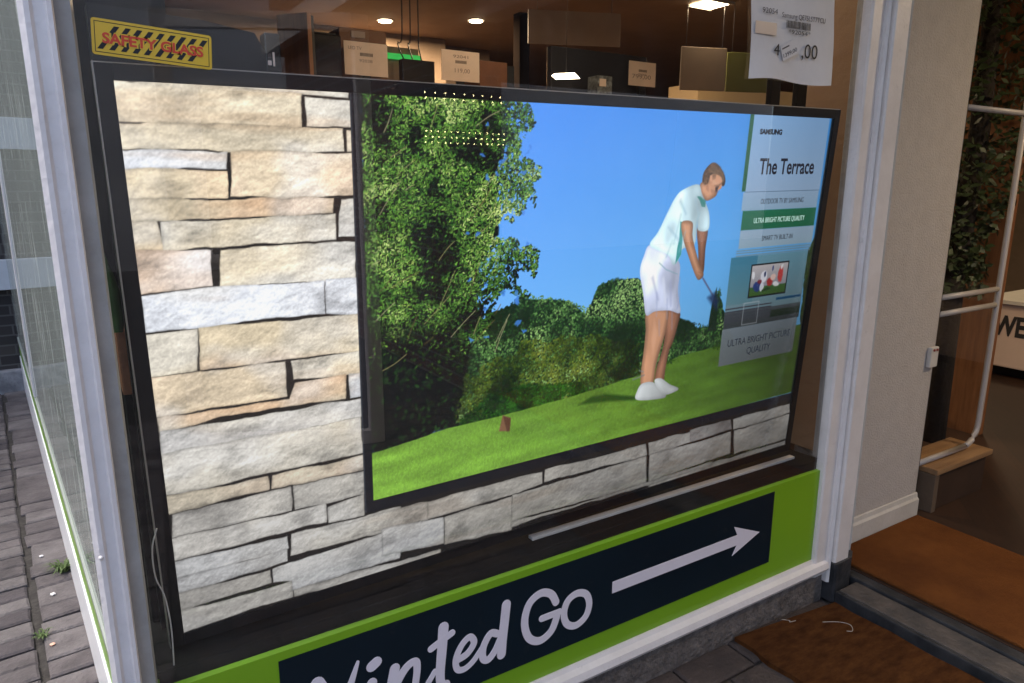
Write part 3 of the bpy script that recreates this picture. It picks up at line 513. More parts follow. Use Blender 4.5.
# dim the far right part behind the panel
HEDGE2 = [(.56, .40), (.62, .425), (.68, .43), (.74, .45), (.82, .435), (.90, .44), (.98, .42), (1.04, .40), (1.045, .31), (.90, .295), (.659, .283), (.529, .278), (.543, .346)]
leaves(HEDGE2, 5200, [(20, 34, 12), (48, 70, 20), (86, 106, 34), (122, 132, 52)], .0034, .0022, 5, lambda x, z, r: (at(CL2, x, z) - .2) * .8 + (at(CL1, x, z) - .4) * 1.0 + r.normal(0, .14) + (z - .36) * 1.6 - max(0, x - .86) * 1.6, .03)
leaves([(.52, .275), (.62, .34), (.72, .35), (.86, .33), (.90, .29), (.66, .283)], 1500, [(14, 40, 10), (40, 90, 20), (62, 124, 34)], .0042, .0026, 6, lambda x, z, r: (at(CL2, x, z) - .2) * 1.1 + r.normal(0, .15), .006)
# cypress
paint([(1.262, .40), (1.268, .47), (1.279, .515), (1.29, .46), (1.294, .40)], (22, 42, 26), 2, .006)
# big tree
solid = [(.35, .95), (.64, .95), (.66, .86), (.64, .78), (.63, .68), (.59, .60), (.60, .52), (.57, .44), (.545, .29), (.347, .257)]
paint(solid, (9, 18, 10), 4, .06)
def treed(x, z, r):
    s = at(CL1, x, z) * 1.1 + at(CL2, x, z) * .7 - .50 + (z - .6) * .3 + r.normal(0, .2)
    lo = np.clip((.56 - z) / .16, 0, 1) * np.clip((.60 - x) / .07, 0, 1)
    if r.random() < lo * .75: return None
    return s * (1 - .7 * lo)
leaves(TREE, 8500, [(4, 9, 6), (9, 22, 10), (20, 48, 18), (54, 96, 38)], .0056, .0026, 7, treed, .045)
def treehi(x, z, r):
    k = at(CL1, x, z) * .6 + at(CL2, x, z) * .6
    if k < .49 and r.random() < .75: return None
    return treed(x, z, r) if z > .40 else None
leaves(TREE, 15000, [(26, 54, 18), (66, 118, 42), (112, 158, 62), (196, 214, 136)], .0032, .0013, 8, treehi, .04)
paint(DARK, (8, 12, 9), 30, .06, .96); paint([(.35, .46), (.52, .44), (.555, .36), (.53, .285), (.35, .26)], (7, 10, 8), 16, .05, .9)
leaves(DARK, 260, [(12, 26, 12), (30, 60, 24)], .006, .003, 9, None, .01)
def twig(pts, w_, col):
    q = spline(pts, 6)
    for a, b in zip(q, q[1:]):
        dx, dz = b[0] - a[0], b[1] - a[1]; L = math.hypot(dx, dz) + 1e-9; nx, nz = -dz / L * w_, dx / L * w_
        paint([(a[0] + nx, a[1] + nz), (b[0] + nx, b[1] + nz), (b[0] - nx, b[1] - nz), (a[0] - nx, a[1] - nz)], col, 1, 0, .8)
rr = np.random.default_rng(77)
for k in range(30):
    x, z = rr.uniform(.37, .64), rr.uniform(.42, .88); a = rr.uniform(.4, 1.3) * rr.choice([1, 1, -1]) ; L = rr.uniform(.02, .075)
    twig([(x, z), (x + L * .5 * math.cos(a), z + L * .5 * abs(math.sin(a)) + rr.uniform(-.004, .004)), (x + L * math.cos(a), z + L * abs(math.sin(a)))], .0009, [(158, 150, 100), (110, 96, 56), (176, 166, 130)][k % 3])
leaves(TREE, 2200, [(40, 74, 22), (96, 142, 50), (170, 190, 100)], .0034, .0013, 18, treehi, .04)
for k in range(26):
    x, z = rr.uniform(.56, .72), rr.uniform(.46, .9); paint([(x + .006 * rr.uniform(.4, 1.4) * math.cos(q), z + .006 * rr.uniform(.4, 1.4) * math.sin(q)) for q in np.linspace(0, 6.28, 8)[:-1]], (70, 134, 226), 1.5, .05, .8)
# lawn
LA = np.array(LAWN); lawn_m = sdf(LAWN, .004)
sl, d = lawn_m; g1 = fbm(10, 40, 500, 3)[sl]; g2 = noise(420, 260, 510)[sl]; band = np.sin((GZZ[sl] * 1.0 - GX[sl] * .05) * 170) * .03
tt = np.clip((GX[sl] - .4) / 1.2, 0, 1)[..., None]; topf = np.clip((GZZ[sl] - .2) / .12, 0, 1)[..., None]
gc = np.array((126, 174, 62.)) * (1 - tt) + np.array((76, 112, 36.)) * tt; gc = gc * (1 - .12 * topf)
gc = gc * (1 + (g1[..., None] - .5) * .34 + (g2[..., None] - .5) * .2 + band[..., None])
c = cover(d, 1.5); img[sl] = img[sl] * (1 - c) + gc * c
leaves([(1.10, .335), (1.30, .355), (1.62, .372), (1.62, .366), (1.30, .348), (1.10, .33)], 300, [(30, 56, 14), (60, 96, 24)], .004, .0014, 31)
paint(STUMP, (126, 92, 66), 1.5); paint([(.659, .288), (.679, .279), (.677, .249), (.669, .249)], (92, 62, 44), 1.5)
# golfer
CM2 = {'shadow': (26, 60, 18), 'skin': (208, 154, 120), 'skin2': (160, 112, 88), 'shoe': (206, 212, 214), 'shorts': (206, 214, 240), 'shirt': (204, 232, 242), 'teal': (60, 150, 150), 'hair': (104, 80, 60), 'collar': (60, 130, 124), 'dark': (60, 40, 34), 'club': (90, 104, 140), 'clubhead': (28, 44, 80)}
FOLD = fbm(16, 9, 700, 3); SH = fbm(30, 20, 720, 2)
paint([(1.19,.78),(1.211,.796),(1.24,.789),(1.262,.769),(1.256,.758),(1.25,.752),(1.218,.747),(1.189,.758)], (200, 146, 112), 1.5)
for nm, poly in MAN:
    if nm in ('shirt', 'shorts', 'skin', 'skin2', 'shoe', 'hair'):
        q = spline(poly, 5, True); r = sdf(q)
        sl, d = r; base = np.array(CM2[nm], float)
        x0, x1 = min(a for a, _ in q), max(a for a, _ in q); side_ = (GX[sl] - x0) / (x1 - x0)
        f = 1 + (FOLD[sl] - .5) * (.95 if nm in ('shirt', 'shorts') else .35) + (SH[sl] - .5) * .12
        f = f * ((.66 + .34 * np.clip(d / .013, 0, 1)) if nm[:4] == 'skin' else (.88 + .12 * np.clip(d / .010, 0, 1))) * (1.06 - .2 * side_)
        if nm == 'hair': f = f * (1 + (noise(260, 200, 733)[sl] - .5) * .8)
        c = cover(d, 1.3); img[sl] = img[sl] * (1 - c) + np.clip(base * f[..., None], 0, 252) * c
    elif nm == 'clubhead': paint(poly, CM2[nm], 9, 0, .85)
    elif nm == 'shadow': paint(poly, CM2[nm], 5, 0, .8)
    else: paint(poly, CM2[nm], 1.6, 0, .95)
for q_, c_, a_ in (([(1.232, .764), (1.243, .763), (1.243, .7615), (1.232, .7625)], (90, 62, 48), .8), ([(1.222, .757), (1.240, .748), (1.238, .742), (1.222, .748)], (150, 104, 80), .5), ([(1.205, .772), (1.214, .760), (1.216, .748), (1.206, .752)], (170, 118, 90), .6),
    ([(1.243, .750), (1.248, .7485), (1.247, .747), (1.242, .748)], (150, 80, 70), .8), ([(1.222, .775), (1.236, .779), (1.246, .774), (1.246, .766), (1.226, .764)], (226, 176, 142), .5),
    ([(1.145, .470), (1.150, .50), (1.146, .55), (1.149, .55), (1.154, .50), (1.150, .47)], (150, 160, 196), .5)):
    paint(q_, c_, 1.6, 0, a_)
paint([(1.214, .787), (1.221, .788), (1.222, .775), (1.216, .772)], (214, 160, 128), 2); paint([(1.250, .763), (1.258, .757), (1.250, .754)], (196, 134, 98), 1.5)           # ear
paint([(1.235, .801), (1.250, .795), (1.255, .785), (1.243, .786), (1.226, .797), (1.212, .795), (1.216, .803)], (128, 102, 74), 4, 0, .7)
for q in ([(1.075, .588), (1.10, .57), (1.14, .556), (1.139, .5585), (1.10, .573), (1.076, .591)],): paint(q, (120, 160, 170), 1.5, 0, .6)
for x, z, L in ((1.075, .52, .06), (1.11, .50, .05), (1.13, .47, .05), (1.09, .45, .04)): paint([(x, z), (x + .003, z), (x + .008, z - L), (x + .006, z - L)], (150, 162, 200), 4, 0, .45)
for x, z, L in ((1.13, .70, .07), (1.15, .66, .05), (1.11, .64, .04), (1.19, .70, .05)): paint([(x, z), (x + .003, z), (x - .012, z - L), (x - .016, z - L)], (140, 186, 206), 4, 0, .5)
paint([(1.234, .789), (1.250, .787), (1.259, .772), (1.246, .766), (1.234, .774)], (206, 152, 118), 2)
paint([(1.230, .800), (1.252, .796), (1.264, .778), (1.259, .768), (1.253, .781), (1.240, .788), (1.228, .790)], (112, 86, 62), 2.5)
for k in range(60):
    hx, hz = rr.uniform(1.208, 1.256), rr.uniform(.785, .812)
    if (hx - 1.232) ** 2 / .026 ** 2 + (hz - .792) ** 2 / .02 ** 2 < 1: paint([(hx, hz), (hx + .006, hz - .002), (hx + .006, hz - .003), (hx, hz - .0012)], [(150, 122, 90), (70, 52, 40)][k % 2], 1.2, 0, .5)
paint([(1.236, .7605), (1.247, .7600), (1.2465, .7585), (1.238, .7588)], (50, 36, 30), 1.4, 0, .8)
for q_, c_, a_, w_ in (([(1.126, .735), (1.150, .700), (1.146, .697), (1.122, .728)], (150, 186, 206), .55, 5), ([(1.095, .675), (1.135, .640), (1.132, .636), (1.092, .670)], (150, 186, 206), .5, 5), ([(1.175, .735), (1.190, .700), (1.186, .699), (1.171, .732)], (160, 192, 212), .5, 5),
    ([(1.080, .640), (1.120, .612), (1.118, .608), (1.078, .636)], (232, 246, 250), .5, 5), ([(1.060, .560), (1.085, .500), (1.080, .499), (1.056, .555)], (160, 168, 204), .55, 5), ([(1.095, .555), (1.110, .490), (1.105, .489), (1.090, .550)], (226, 232, 248), .6, 6),
    ([(1.120, .545), (1.128, .480), (1.124, .479), (1.116, .540)], (158, 166, 202), .6, 5), ([(1.145, .545), (1.152, .485), (1.148, .485), (1.141, .54)], (168, 176, 210), .6, 4), ([(1.205, .560), (1.222, .552), (1.222, .5495), (1.206, .557)], (140, 92, 68), .6, 1.5), ([(1.207, .552), (1.222, .545), (1.222, .5425), (1.208, .549)], (140, 92, 68), .6, 1.5),
    ([(1.168, .640), (1.180, .628), (1.182, .615), (1.174, .622)], (160, 108, 80), .5, 3), ([(1.075, .455), (1.090, .420), (1.082, .36), (1.072, .40)], (228, 178, 146), .45, 5), ([(1.020, .312), (1.060, .318), (1.060, .314), (1.022, .307)], (120, 128, 136), .6, 1.5), ([(1.040, .332), (1.056, .326), (1.056, .323), (1.041, .328)], (140, 148, 158), .7, 1.5)):
    paint(q_, c_, w_, 0, a_)
# right side: slim tree, panels
paint(EDGETREE, (16, 34, 14), 3, .03); leaves(EDGETREE, 700, [(10, 24, 10), (34, 62, 20), (60, 90, 30)], .004, .0022, 41, None, .01)
paint(rect(1.329, 1.344, .747, .935), (34, 92, 60), 1)
def card(x0, x1, z0, z1, c0, c1):
    r = sdf(rect(x0, x1, z0, z1)); sl, d = r; f = ((GZZ[sl] - z0) / (z1 - z0))[..., None]; c = cover(d) * .97
    img[sl] = img[sl] * (1 - c) + (np.array(c0, float) * (1 - f) + np.array(c1, float) * f) * c
card(1.343, 1.634, .746, .932, (148, 174, 204), (132, 172, 216)); card(1.336, 1.632, .6995, .745, (140, 168, 192), (146, 172, 200))
card(1.342, 1.632, .651, .6995, (22, 96, 62), (26, 104, 70)); card(1.342, 1.634, .605, .651, (140, 164, 180), (146, 168, 190))
paint(rect(1.343, 1.634, .7448, .7458), (60, 80, 96))
for k, z in enumerate((.598, .592, .585)): card(1.336, 1.632, z, z + .003, (110, 132, 144), (120, 142, 152))
card(1.32, 1.624, .397, .584, (112, 132, 138), (96, 142, 160)); card(1.32, 1.42, .46, .584, (92, 132, 144), (56, 118, 146))
card(1.32, 1.624, .397, .440, (52, 58, 60), (70, 78, 82)); card(1.5, 1.624, .41, .43, (22, 40, 26), (40, 52, 40))
for k in range(5): paint(rect(1.32, 1.50, .448 - k * .0085, .4515 - k * .0085), (58, 60, 70))
for a in (rect(1.388, 1.391, .402, .46), rect(1.446, 1.449, .402, .46), rect(1.388, 1.449, .4, .403), rect(1.388, 1.449, .458, .461)): paint(a, (190, 196, 204), 1, 0, .55)
card(1.516, 1.62, .456, .463, (20, 70, 110), (24, 80, 120))
card(1.318, 1.619, .2965, .397, (108, 116, 122), (118, 128, 136))
# small sports picture inside the photo
card(1.400, 1.551, .472, .561, (14, 16, 18), (14, 16, 18)); card(1.404, 1.547, .476, .500, (62, 96, 40), (60, 100, 50)); card(1.404, 1.547, .500, .557, (150, 150, 160), (190, 184, 186))
for x, z, a, b, c_ in ((1.428, .499, .017, .015, (36, 56, 120)), (1.452, .522, .014, .013, (222, 222, 232)), (1.447, .497, .010, .014, (214, 216, 226)), (1.482, .507, .016, .013, (164, 44, 40)), (1.496, .520, .012, .010, (224, 190, 180)), (1.524, .528, .010, .022, (190, 60, 56)), (1.410, .533, .006, .012, (226, 226, 232)), (1.455, .527, .004, .006, (30, 40, 80)), (1.510, .500, .011, .007, (230, 228, 230)), (1.470, .487, .02, .004, (36, 60, 26)), (1.526, .546, .005, .006, (226, 226, 230)), (1.487, .545, .004, .008, (60, 70, 120)), (1.436, .512, .008, .006, (120, 40, 50))):
    paint([(x + a * math.cos(q), z + b * math.sin(q)) for q in np.linspace(0, 6.28, 10)[:-1]], c_, 2.2, .02, .95)
# keep the stone border around the golf picture, dim the picture towards its lower right
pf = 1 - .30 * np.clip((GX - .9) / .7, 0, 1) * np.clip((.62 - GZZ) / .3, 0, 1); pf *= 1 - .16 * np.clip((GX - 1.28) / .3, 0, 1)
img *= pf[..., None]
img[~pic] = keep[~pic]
paint(rect(1.642, 1.66, .135, .94), (10, 14, 16), 3, 0, .9)
img = np.clip(img, 0, 255) / 255.
limg = np.where(img <= .04045, img / 12.92, ((img + .055) / 1.055) ** 2.4)
# grid mesh
vx = np.empty((NZ, NX, 3), np.float32); vx[..., 0] = np.linspace(0, TW, NX)[None, :]; vx[..., 1] = 0; vx[..., 2] = np.linspace(0, TH, NZ)[:, None]
me = bpy.data.meshes.new('screen'); me.vertices.add(NX * NZ); me.vertices.foreach_set('co', vx.ravel())
idx = np.arange(NX * NZ).reshape(NZ, NX); q = np.stack([idx[:-1, :-1], idx[:-1, 1:], idx[1:, 1:], idx[1:, :-1]], -1).reshape(-1, 4); nf = len(q)
me.loops.add(nf * 4); me.polygons.add(nf); me.loops.foreach_set('vertex_index', q.ravel().astype(np.int32))
me.polygons.foreach_set('loop_start', (np.arange(nf) * 4).astype(np.int32)); me.polygons.foreach_set('loop_total', np.full(nf, 4, np.int32)); me.update()
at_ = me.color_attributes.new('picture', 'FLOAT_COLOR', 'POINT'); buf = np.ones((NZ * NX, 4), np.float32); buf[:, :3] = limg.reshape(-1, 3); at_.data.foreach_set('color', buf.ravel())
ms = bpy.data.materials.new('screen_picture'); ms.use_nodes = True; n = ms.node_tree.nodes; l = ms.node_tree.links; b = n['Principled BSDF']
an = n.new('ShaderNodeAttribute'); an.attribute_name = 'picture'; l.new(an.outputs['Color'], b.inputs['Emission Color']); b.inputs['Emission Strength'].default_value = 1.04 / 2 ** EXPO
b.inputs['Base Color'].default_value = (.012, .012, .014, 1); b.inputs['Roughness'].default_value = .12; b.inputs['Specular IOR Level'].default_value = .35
me.materials.append(ms); so = bpy.data.objects.new('screen', me); COL.objects.link(so); so.parent = tv
# lettering shown on the screen
def on_screen(name, items, col, s):
    m = emit('screen_' + name, lin(col), s / 2 ** EXPO)
    for body, size, x, z, wd, al, bold in items:
        bm = bmesh.new(); text_on(bm, body, size, x, z, -.0008, width=wd, align=al, depth=.0004, bold=bold); obj(name, bm, m, so)
on_screen('lettering', [('SAMSUNG', .0165, 1.3695, .884, .082, 'LEFT', .0009), ('The Terrace', .054, 1.383, .789, .214, 'LEFT', .0011)], (20, 24, 38), 1)
on_screen('small_lettering', [('OUTDOOR TV BY SAMSUNG', .0185, 1.488, .7155, .168, 'CENTER', 0), ('SMART TV BUILT-IN', .0185, 1.487, .6215, .122, 'CENTER', 0),
    ('ULTRA BRIGHT PICTURE', .027, 1.470, .347, .252, 'CENTER', 0), ('QUALITY', .027, 1.470, .3165, .095, 'CENTER', 0)], (34, 40, 50), 1)
on_screen('highlighted_lettering', [('ULTRA BRIGHT PICTURE QUALITY', .0185, 1.487, .668, .200, 'CENTER', 0)], (176, 206, 196), 1)
# ------------------------------------------------------------ on the glass
GF = -.0938
ss = thing('safety_sticker', 'yellow sticker with black hazard stripes and red lettering on the glass', 'sticker')
SM = Matrix.Translation((-.0345, 0, 1.0015)) @ Matrix.Rotation(R(3.4), 4, 'Y')       # local: x right, z down from the top-left corner
def rrect(x0, x1, z0, z1, r):
    o = []
    for cx, cz, a0 in ((x1 - r, z1 - r, 0), (x0 + r, z1 - r, 90), (x0 + r, z0 + r, 180), (x1 - r, z0 + r, 270)):
        for k in range(5): a = R(a0 + k * 22.5); o.append((cx + r * math.cos(a), cz + r * math.sin(a)))
    return o
def spart(n, polys, y0, y1, m):
    bm = bmesh.new()
    for q in polys: bm_prism(bm, q, y0, y1)
    bmesh.ops.transform(bm, matrix=SM, verts=bm.verts); return obj(n, bm, m, ss)
spart('backing', [rrect(0, .151, -.047, 0, .004)], GF - .0004, GF, M_yellow)
def ring(x0, x1, z0, z1, t): return [[(x0, z1 - t), (x1, z1 - t), (x1, z1), (x0, z1)], [(x0, z0), (x1, z0), (x1, z0 + t), (x0, z0 + t)], [(x0, z0 + t), (x0 + t, z0 + t), (x0 + t, z1 - t), (x0, z1 - t)], [(x1 - t, z0 + t), (x1, z0 + t), (x1, z1 - t), (x1 - t, z1 - t)]]
spart('border', ring(.0035, .1475, -.0435, -.0035, .0009), GF - .0006, GF - .00045, M_ink)
bars = []
for k in range(11):
    x = .004 + k * .0142
    for z0, z1 in ((-.0385, -.0305), (-.0165, -.0075)):
        s0 = x + (z0 + .0385) * .55; s1 = x + (z1 + .0385) * .55
        if s1 + .007 < .145 and s0 > .005: bars.append([(s0, z0), (s0 + .0068, z0), (s1 + .0068, z1), (s1, z1)])
    s0 = x + .010
    if s0 + .012 < .145: bars.append([(s0, -.027), (s0 + .006, -.027), (s0 + .0095, -.0195), (s0 + .0035, -.0195)])
bars = [[(x, -.0390), (x + .0066, -.0390), (x + .0066 + .021, -.0078), (x + .021, -.0078)] for x in [.0062 + k * .0140 for k in range(9)]]
spart('stripe', bars, GF - .0007, GF - .00045, M_ink)
bm = bmesh.new(); text_on(bm, 'SAFETY GLASS', .0185, .0125, -.0305, GF - .0009, M=SM, width=.127, depth=.0004, bold=.0006); obj('lettering', bm, M_red, ss)
bm = bmesh.new(); text_on(bm, 'SAFETY GLASS', .0185, .0125, -.0305, GF - .00078, M=SM, width=.1275, depth=.00012, bold=.0019); obj('lettering_outline', bm, M_yellow, ss)

pt = thing('price_sheet', 'large white paper price sheet taped to the upper right of the glass', 'price tag')
PM = Matrix.Translation((1.262, 0, 1.018)) @ Matrix.Rotation(R(-1.2), 4, 'Y')
bm = bmesh.new(); nx, nz = 24, 18; y_ = GF - .0008
g = [[None] * (nx + 1) for _ in range(nz + 1)]; g2 = [[None] * (nx + 1) for _ in range(nz + 1)]
for j in range(nz + 1):
    for i in range(nx + 1):
        u, v = i / nx, j / nz; x = u * .302 + .004 * math.sin(v * 5); z = v * .2125 + (.004 * math.sin(u * 6) if j == 0 else 0)
        d = -.0022 - .0018 * math.sin(u * 7 + v * 3) - .006 * max(0, .28 - v) * (1 + math.sin(u * 9)) * 2
        g[j][i] = bm.verts.new(PM @ Vector((x, y_ + d, z))); g2[j][i] = bm.verts.new(PM @ Vector((x, y_ + d + .0003, z)))
for j in range(nz):
    for i in range(nx):
        bm.faces.new((g[j][i], g[j][i + 1], g[j + 1][i + 1], g[j + 1][i])); bm.faces.new((g2[j][i], g2[j + 1][i], g2[j + 1][i + 1], g2[j][i + 1]))
obj('sheet', bm, M_paper, pt, True)
def ptext(n, items, m, yy=GF - .0078):
    for body, size, x, z, wd in items:
        bm = bmesh.new(); text_on(bm, body, size, x, z, yy, M=PM, width=wd, depth=.0002); obj(n, bm, m, pt)
ptext('lettering', [('92054', .016, .033, .143, .052), ('Samsung QE75LST7TCU', .016, .101, .139, .160)], mat('soft_ink', (.09, .08, .08), .8))
ptext('price', [(',00', .046, .180, .056, .060), ('4', .036, .080, .056, .020)], M_ink)
ptext('code_lettering', [('*92054*', .0125, .128, .106, .08)], M_ink)
bm = bmesh.new(); x = .118; rb = random.Random(4)
while x < .205:
    wd = rb.choice([.0008, .0015, .0022]); bm_box(bm, x, x + wd, GF - .0079, GF - .0077, .118, .134, 0, 0, PM); x += wd + rb.choice([.0008, .0016])
obj('barcode', bm, M_ink, pt)
bm = bmesh.new(); bm_box(bm, .012, .085, GF - .0079, GF - .0077, .098, .124, 0, 0, PM); obj('tape', bm, mat('tape_shade', (.5, .4, .34), .3), pt)
bm = bmesh.new(); LMx = PM @ Matrix.Translation((.114, 0, .044)) @ Matrix.Rotation(R(-22), 4, 'Y')
bm_box(bm, 0, .062, GF - .0086, GF - .0082, 0, .034, 0, 0, LMx); lb = obj('small_label', bm, M_paper, pt)
bm = bmesh.new(); text_on(bm, '1399,00', .013, .004, .006, GF - .0090, M=LMx, width=.05, depth=.0002); bm_box(bm, .004, .03, GF - .0091, GF - .0089, .025, .028, 0, 0, LMx); obj('lettering', bm, mat('soft_ink', (.09, .08, .08), .8), lb)

# ------------------------------------------------------------ inside the window, left
db = thing('turned_monitor', 'black monitor seen from its back with a port plate beside the safety sticker', 'monitor')
bm = bmesh.new(); bm_prism(bm, [(-.03, -.03), (.235, -.03), (.235, 1.005), (.218, 1.036), (.14, 1.047), (-.03, 1.055)], .08, .13); obj('housing', bm, M_black, db)
box('port_plate', .2355, .262, .085, .12, .80, 1.04, M_gloss, db, .002)
for k, z in enumerate((.986, .998)):
    bm = bmesh.new(); bm_box(bm, .238, .2445, .082, .0848, z, z + .008, .001); obj('socket', bm, M_greyink if k else M_card, db)
box('socket', .247, .25, .082, .0848, .985, 1.008, M_card, db, 0)
pl = thing('potted_plant', 'green bladed houseplant in a square terracotta pot at the left of the window', 'plant')
PX, PY = -.022, .14
box('pot', PX - .022, PX + .028, PY - .03, PY + .03, .42, .536, M_terra, pl, .004)
bm = bmesh.new(); bm_box(bm, PX - .02, PX + .026, PY - .028, PY + .028, -.031, .4195, .003); obj('stand', bm, M_cloth, pl)
def blade(x, y, z, h, w_, lean, m=M_leaf):
    bm = bmesh.new(); n = 10; Ls = []
    for i in range(n + 1):
        t = i / n; ww = w_ * math.sin(math.pi * (.12 + .88 * t) ** .8) * (1 - t ** 4) + .0005; cx = x + lean * t * t
        Ls.append([bm.verts.new((cx - ww, y, z + h * t)), bm.verts.new((cx, y + .004, z + h * t)), bm.verts.new((cx + ww, y, z + h * t)), bm.verts.new((cx, y - .001, z + h * t))])
    for a, b in zip(Ls, Ls[1:]):
        for k in range(4): bm.faces.new((a[k], a[(k + 1) % 4], b[(k + 1) % 4], b[k]))
    return obj('leaf', bm, m, pl, True)
blade(PX - .018, PY - .04, .535, .145, .013, -.008); blade(PX + .005, PY - .042, .43, .16, .006, -.012); blade(PX + .015, PY - .01, .535, .09, .009, .02); blade(PX + .002, PY - .045, .40, .10, .005, .008)
bm = bmesh.new(); bm_tube(bm, spline([(-.03, .16), (-.034, .12), (-.018, .06), (-.014, .03), (-.012, -.028)], 8) and [(x, -.055, z) for x, z in spline([(-.026, .235), (-.036, .20), (-.036, .15), (-.026, .11), (-.022, .05), (-.0245, -.02)], 8)], .0012, 6)
tag(obj('cable', bm, mat('pale_cable', (.5, .47, .42), .4)), 'thin pale cable hanging down beside the left edge of the television', 'cable')

# ------------------------------------------------------------ shop interior seen above the television
rk = thing('display_rack', 'long oak shop rack behind the television carrying boxes and monitors', 'rack')
box('shelf_top', .45, 3.4, 1.45, 2.1, 1.13, 1.16, M_oak, rk); box('lower_shelf', .45, 3.4, 1.45, 2.1, .3, .33, M_oak, rk)
for x in (.46, 1.9, 3.36): box('upright', x, x + .03, 1.46, 2.09, SZ, 1.1299, M_oak, rk)
def carded(name, label, cat, x0, x1, z1, y0, y1, m, card=None, z0=1.161):
    t = thing(name, label, cat); box('body', x0, x1, y0, y1, z0, z1, m, t, .006); return t
t = thing('wood_board', 'reddish wooden board standing on edge left of the black box', 'board')
bm = bmesh.new(); bm_prism(bm, [(.66, 1.62), (.745, 1.52), (.762, 1.53), (.677, 1.64)], 1.161, 1.40, 'z'); obj('face', bm, M_wood, t)
bm = bmesh.new(); bm_prism(bm, [(.7625, 1.53), (.775, 1.54), (.69, 1.65), (.6775, 1.64)], 1.161, 1.395, 'z'); obj('dark_edge', bm, M_black, t)
t = thing('black_box', 'glossy black boxed appliance between the wooden board and brown carton', 'box')
box('body', .785, .905, 1.62, 1.85, 1.161, 1.352, M_gloss, t, .004); box('lid', .80, .89, 1.63, 1.84, 1.3521, 1.36, M_black, t)
t = thing('carton', 'brown carton standing behind the leftmost price card', 'box')
box('body', .94, 1.145, 1.74, 1.98, 1.161, 1.41, M_brownbox, t, .004); box('label', .99, 1.05, 1.7365, 1.7395, 1.375, 1.40, mat('dull_label', (.3, .22, .17), .7), t, 0)
def pcard(x, z, w_, h, y, lab, lines):
    t = thing('price_card', lab, 'price card', 'pinkish price cards on the rack')
    box('card', x, x + w_, y - .003, y, z, z + h, M_card, t, 0)
    for (a, b, s, wd, body) in lines:
        bm = bmesh.new(); text_on(bm, body, s, x + a * w_, z + b * h, y - .0036, width=wd * w_, depth=.0004); obj('lettering', bm, mat('faded_ink', (.3, .22, .19), .8), t)
    bm = bmesh.new(); xx = x + w_ * .36
    while xx < x + w_ * .66: bm_box(bm, xx, xx + .003, y - .0038, y - .0032, z + h * .58, z + h * .68); xx += .0052
    obj('barcode', bm, M_greyink, t)
    box('clip', x + w_ * .4, x + w_ * .6, y + .0002, y + .01, 1.161, z + h * .3, M_black, t, 0)
    return t
pcard(.942, 1.222, .188, .130, 1.70, 'pinkish price card in front of the brown carton, leftmost of the three', [(.1, .76, .018, .3, 'LED TV'), (.34, .4, .016, .3, '92038')])
pcard(1.383, 1.232, .190, .128, 1.70, 'pinkish price card in the middle, beside the cabled black monitor', [(.3, .76, .018, .4, '92041'), (.34, .28, .026, .4, '119,00')])
pcard(2.46, 1.285, .185, .120, 1.70, 'pinkish price card on the right, on the dark grey television', [(.12, .3, .03, .7, '799,00'), (.34, .44, .014, .3, '92060')])
t = thing('monitor', 'black monitor with looping cables behind the middle price card', 'monitor')
box('screen', 1.215, 1.37, 1.74, 1.78, 1.161, 1.312, M_gloss, t, .003); box('stand', 1.27, 1.31, 1.7805, 1.83, 1.161, 1.25, M_black, t)
for k, x in enumerate((1.26, 1.30, 1.34)):
    bm = bmesh.new(); bm_tube(bm, spline([(x, 1.80, 1.30), (x - .02 + k * .01, 1.84, 1.39), (x + .02, 1.88, 1.45), (x + .03, 1.9, 1.9)], 6), .003, 6); obj('cable', bm, M_black, t)
t = thing('green_shelf_strip', 'glowing green shelf edge strip behind the monitor cables', 'light strip')
box('strip', 1.16, 1.40, 1.95, 1.97, 1.345, 1.368, emit('green_glow', (.02, .35, .06), .35), t, 0); box('bracket', 1.16, 1.40, 1.9705, 1.99, 1.161, 1.40, M_taupe, t)
t = thing('orange_box', 'dark orange carton between the middle price card and grey television', 'box')
box('body', 1.61, 1.76, 1.76, 1.95, 1.161, 1.342, mat('orange_card', (.16, .06, .025), .7, var=.3), t, .003); box('flap', 1.7605, 1.80, 1.76, 1.95, 1.161, 1.33, M_black, t, .002)
t = thing('grey_television', 'dark grey small television on the rack under the pendant light', 'television')
box('screen', 2.0, 2.62, 1.74, 1.78, 1.19, 1.44, mat('dull_screen', (.03, .03, .035), .12), t, .004); box('stand', 2.2, 2.5, 1.70, 1.84, 1.161, 1.1895, M_black, t)
t = thing('camera_carton', 'small patterned carton in front of the dark grey television', 'box')
box('body', 2.18, 2.27, 1.60, 1.68, 1.161, 1.30, mat('patterned_card', (.3, .34, .36), .5, col2=(.02, .02, .025), scale=40), t, .002); box('label', 2.19, 2.23, 1.5975, 1.5995, 1.25, 1.285, M_card, t, 0)
def hang(x0, x1, y0, y1, z0, z1, m, name, lab, cat):
    t = thing(name, lab, cat); dx, dy = x1 - x0, y1 - y0; L = math.hypot(dx, dy); MM = Matrix.Translation((x0, y0, 0)) @ Matrix.Rotation(math.atan2(dy, dx), 4, 'Z')
    bm = bmesh.new(); bm_box(bm, 0, L, -.006, .006, z0, z1, .002); bmesh.ops.transform(bm, matrix=MM, verts=bm.verts); obj('board', bm, m, t)
    for f in (.1, .9):
        bm = bmesh.new(); p = MM @ Vector((L * f, 0, z1)); bm_tube(bm, [p, (p.x, p.y, 1.8995)], .0015, 5); obj('wire', bm, M_black, t)
    return t
hang(2.36, 2.90, 2.5, 2.3, 1.60, 1.79, mat('greybeige_board', (.36, .30, .25), .6, var=.1), 'hanging_board', 'grey beige board hanging from the shop ceiling', 'board')
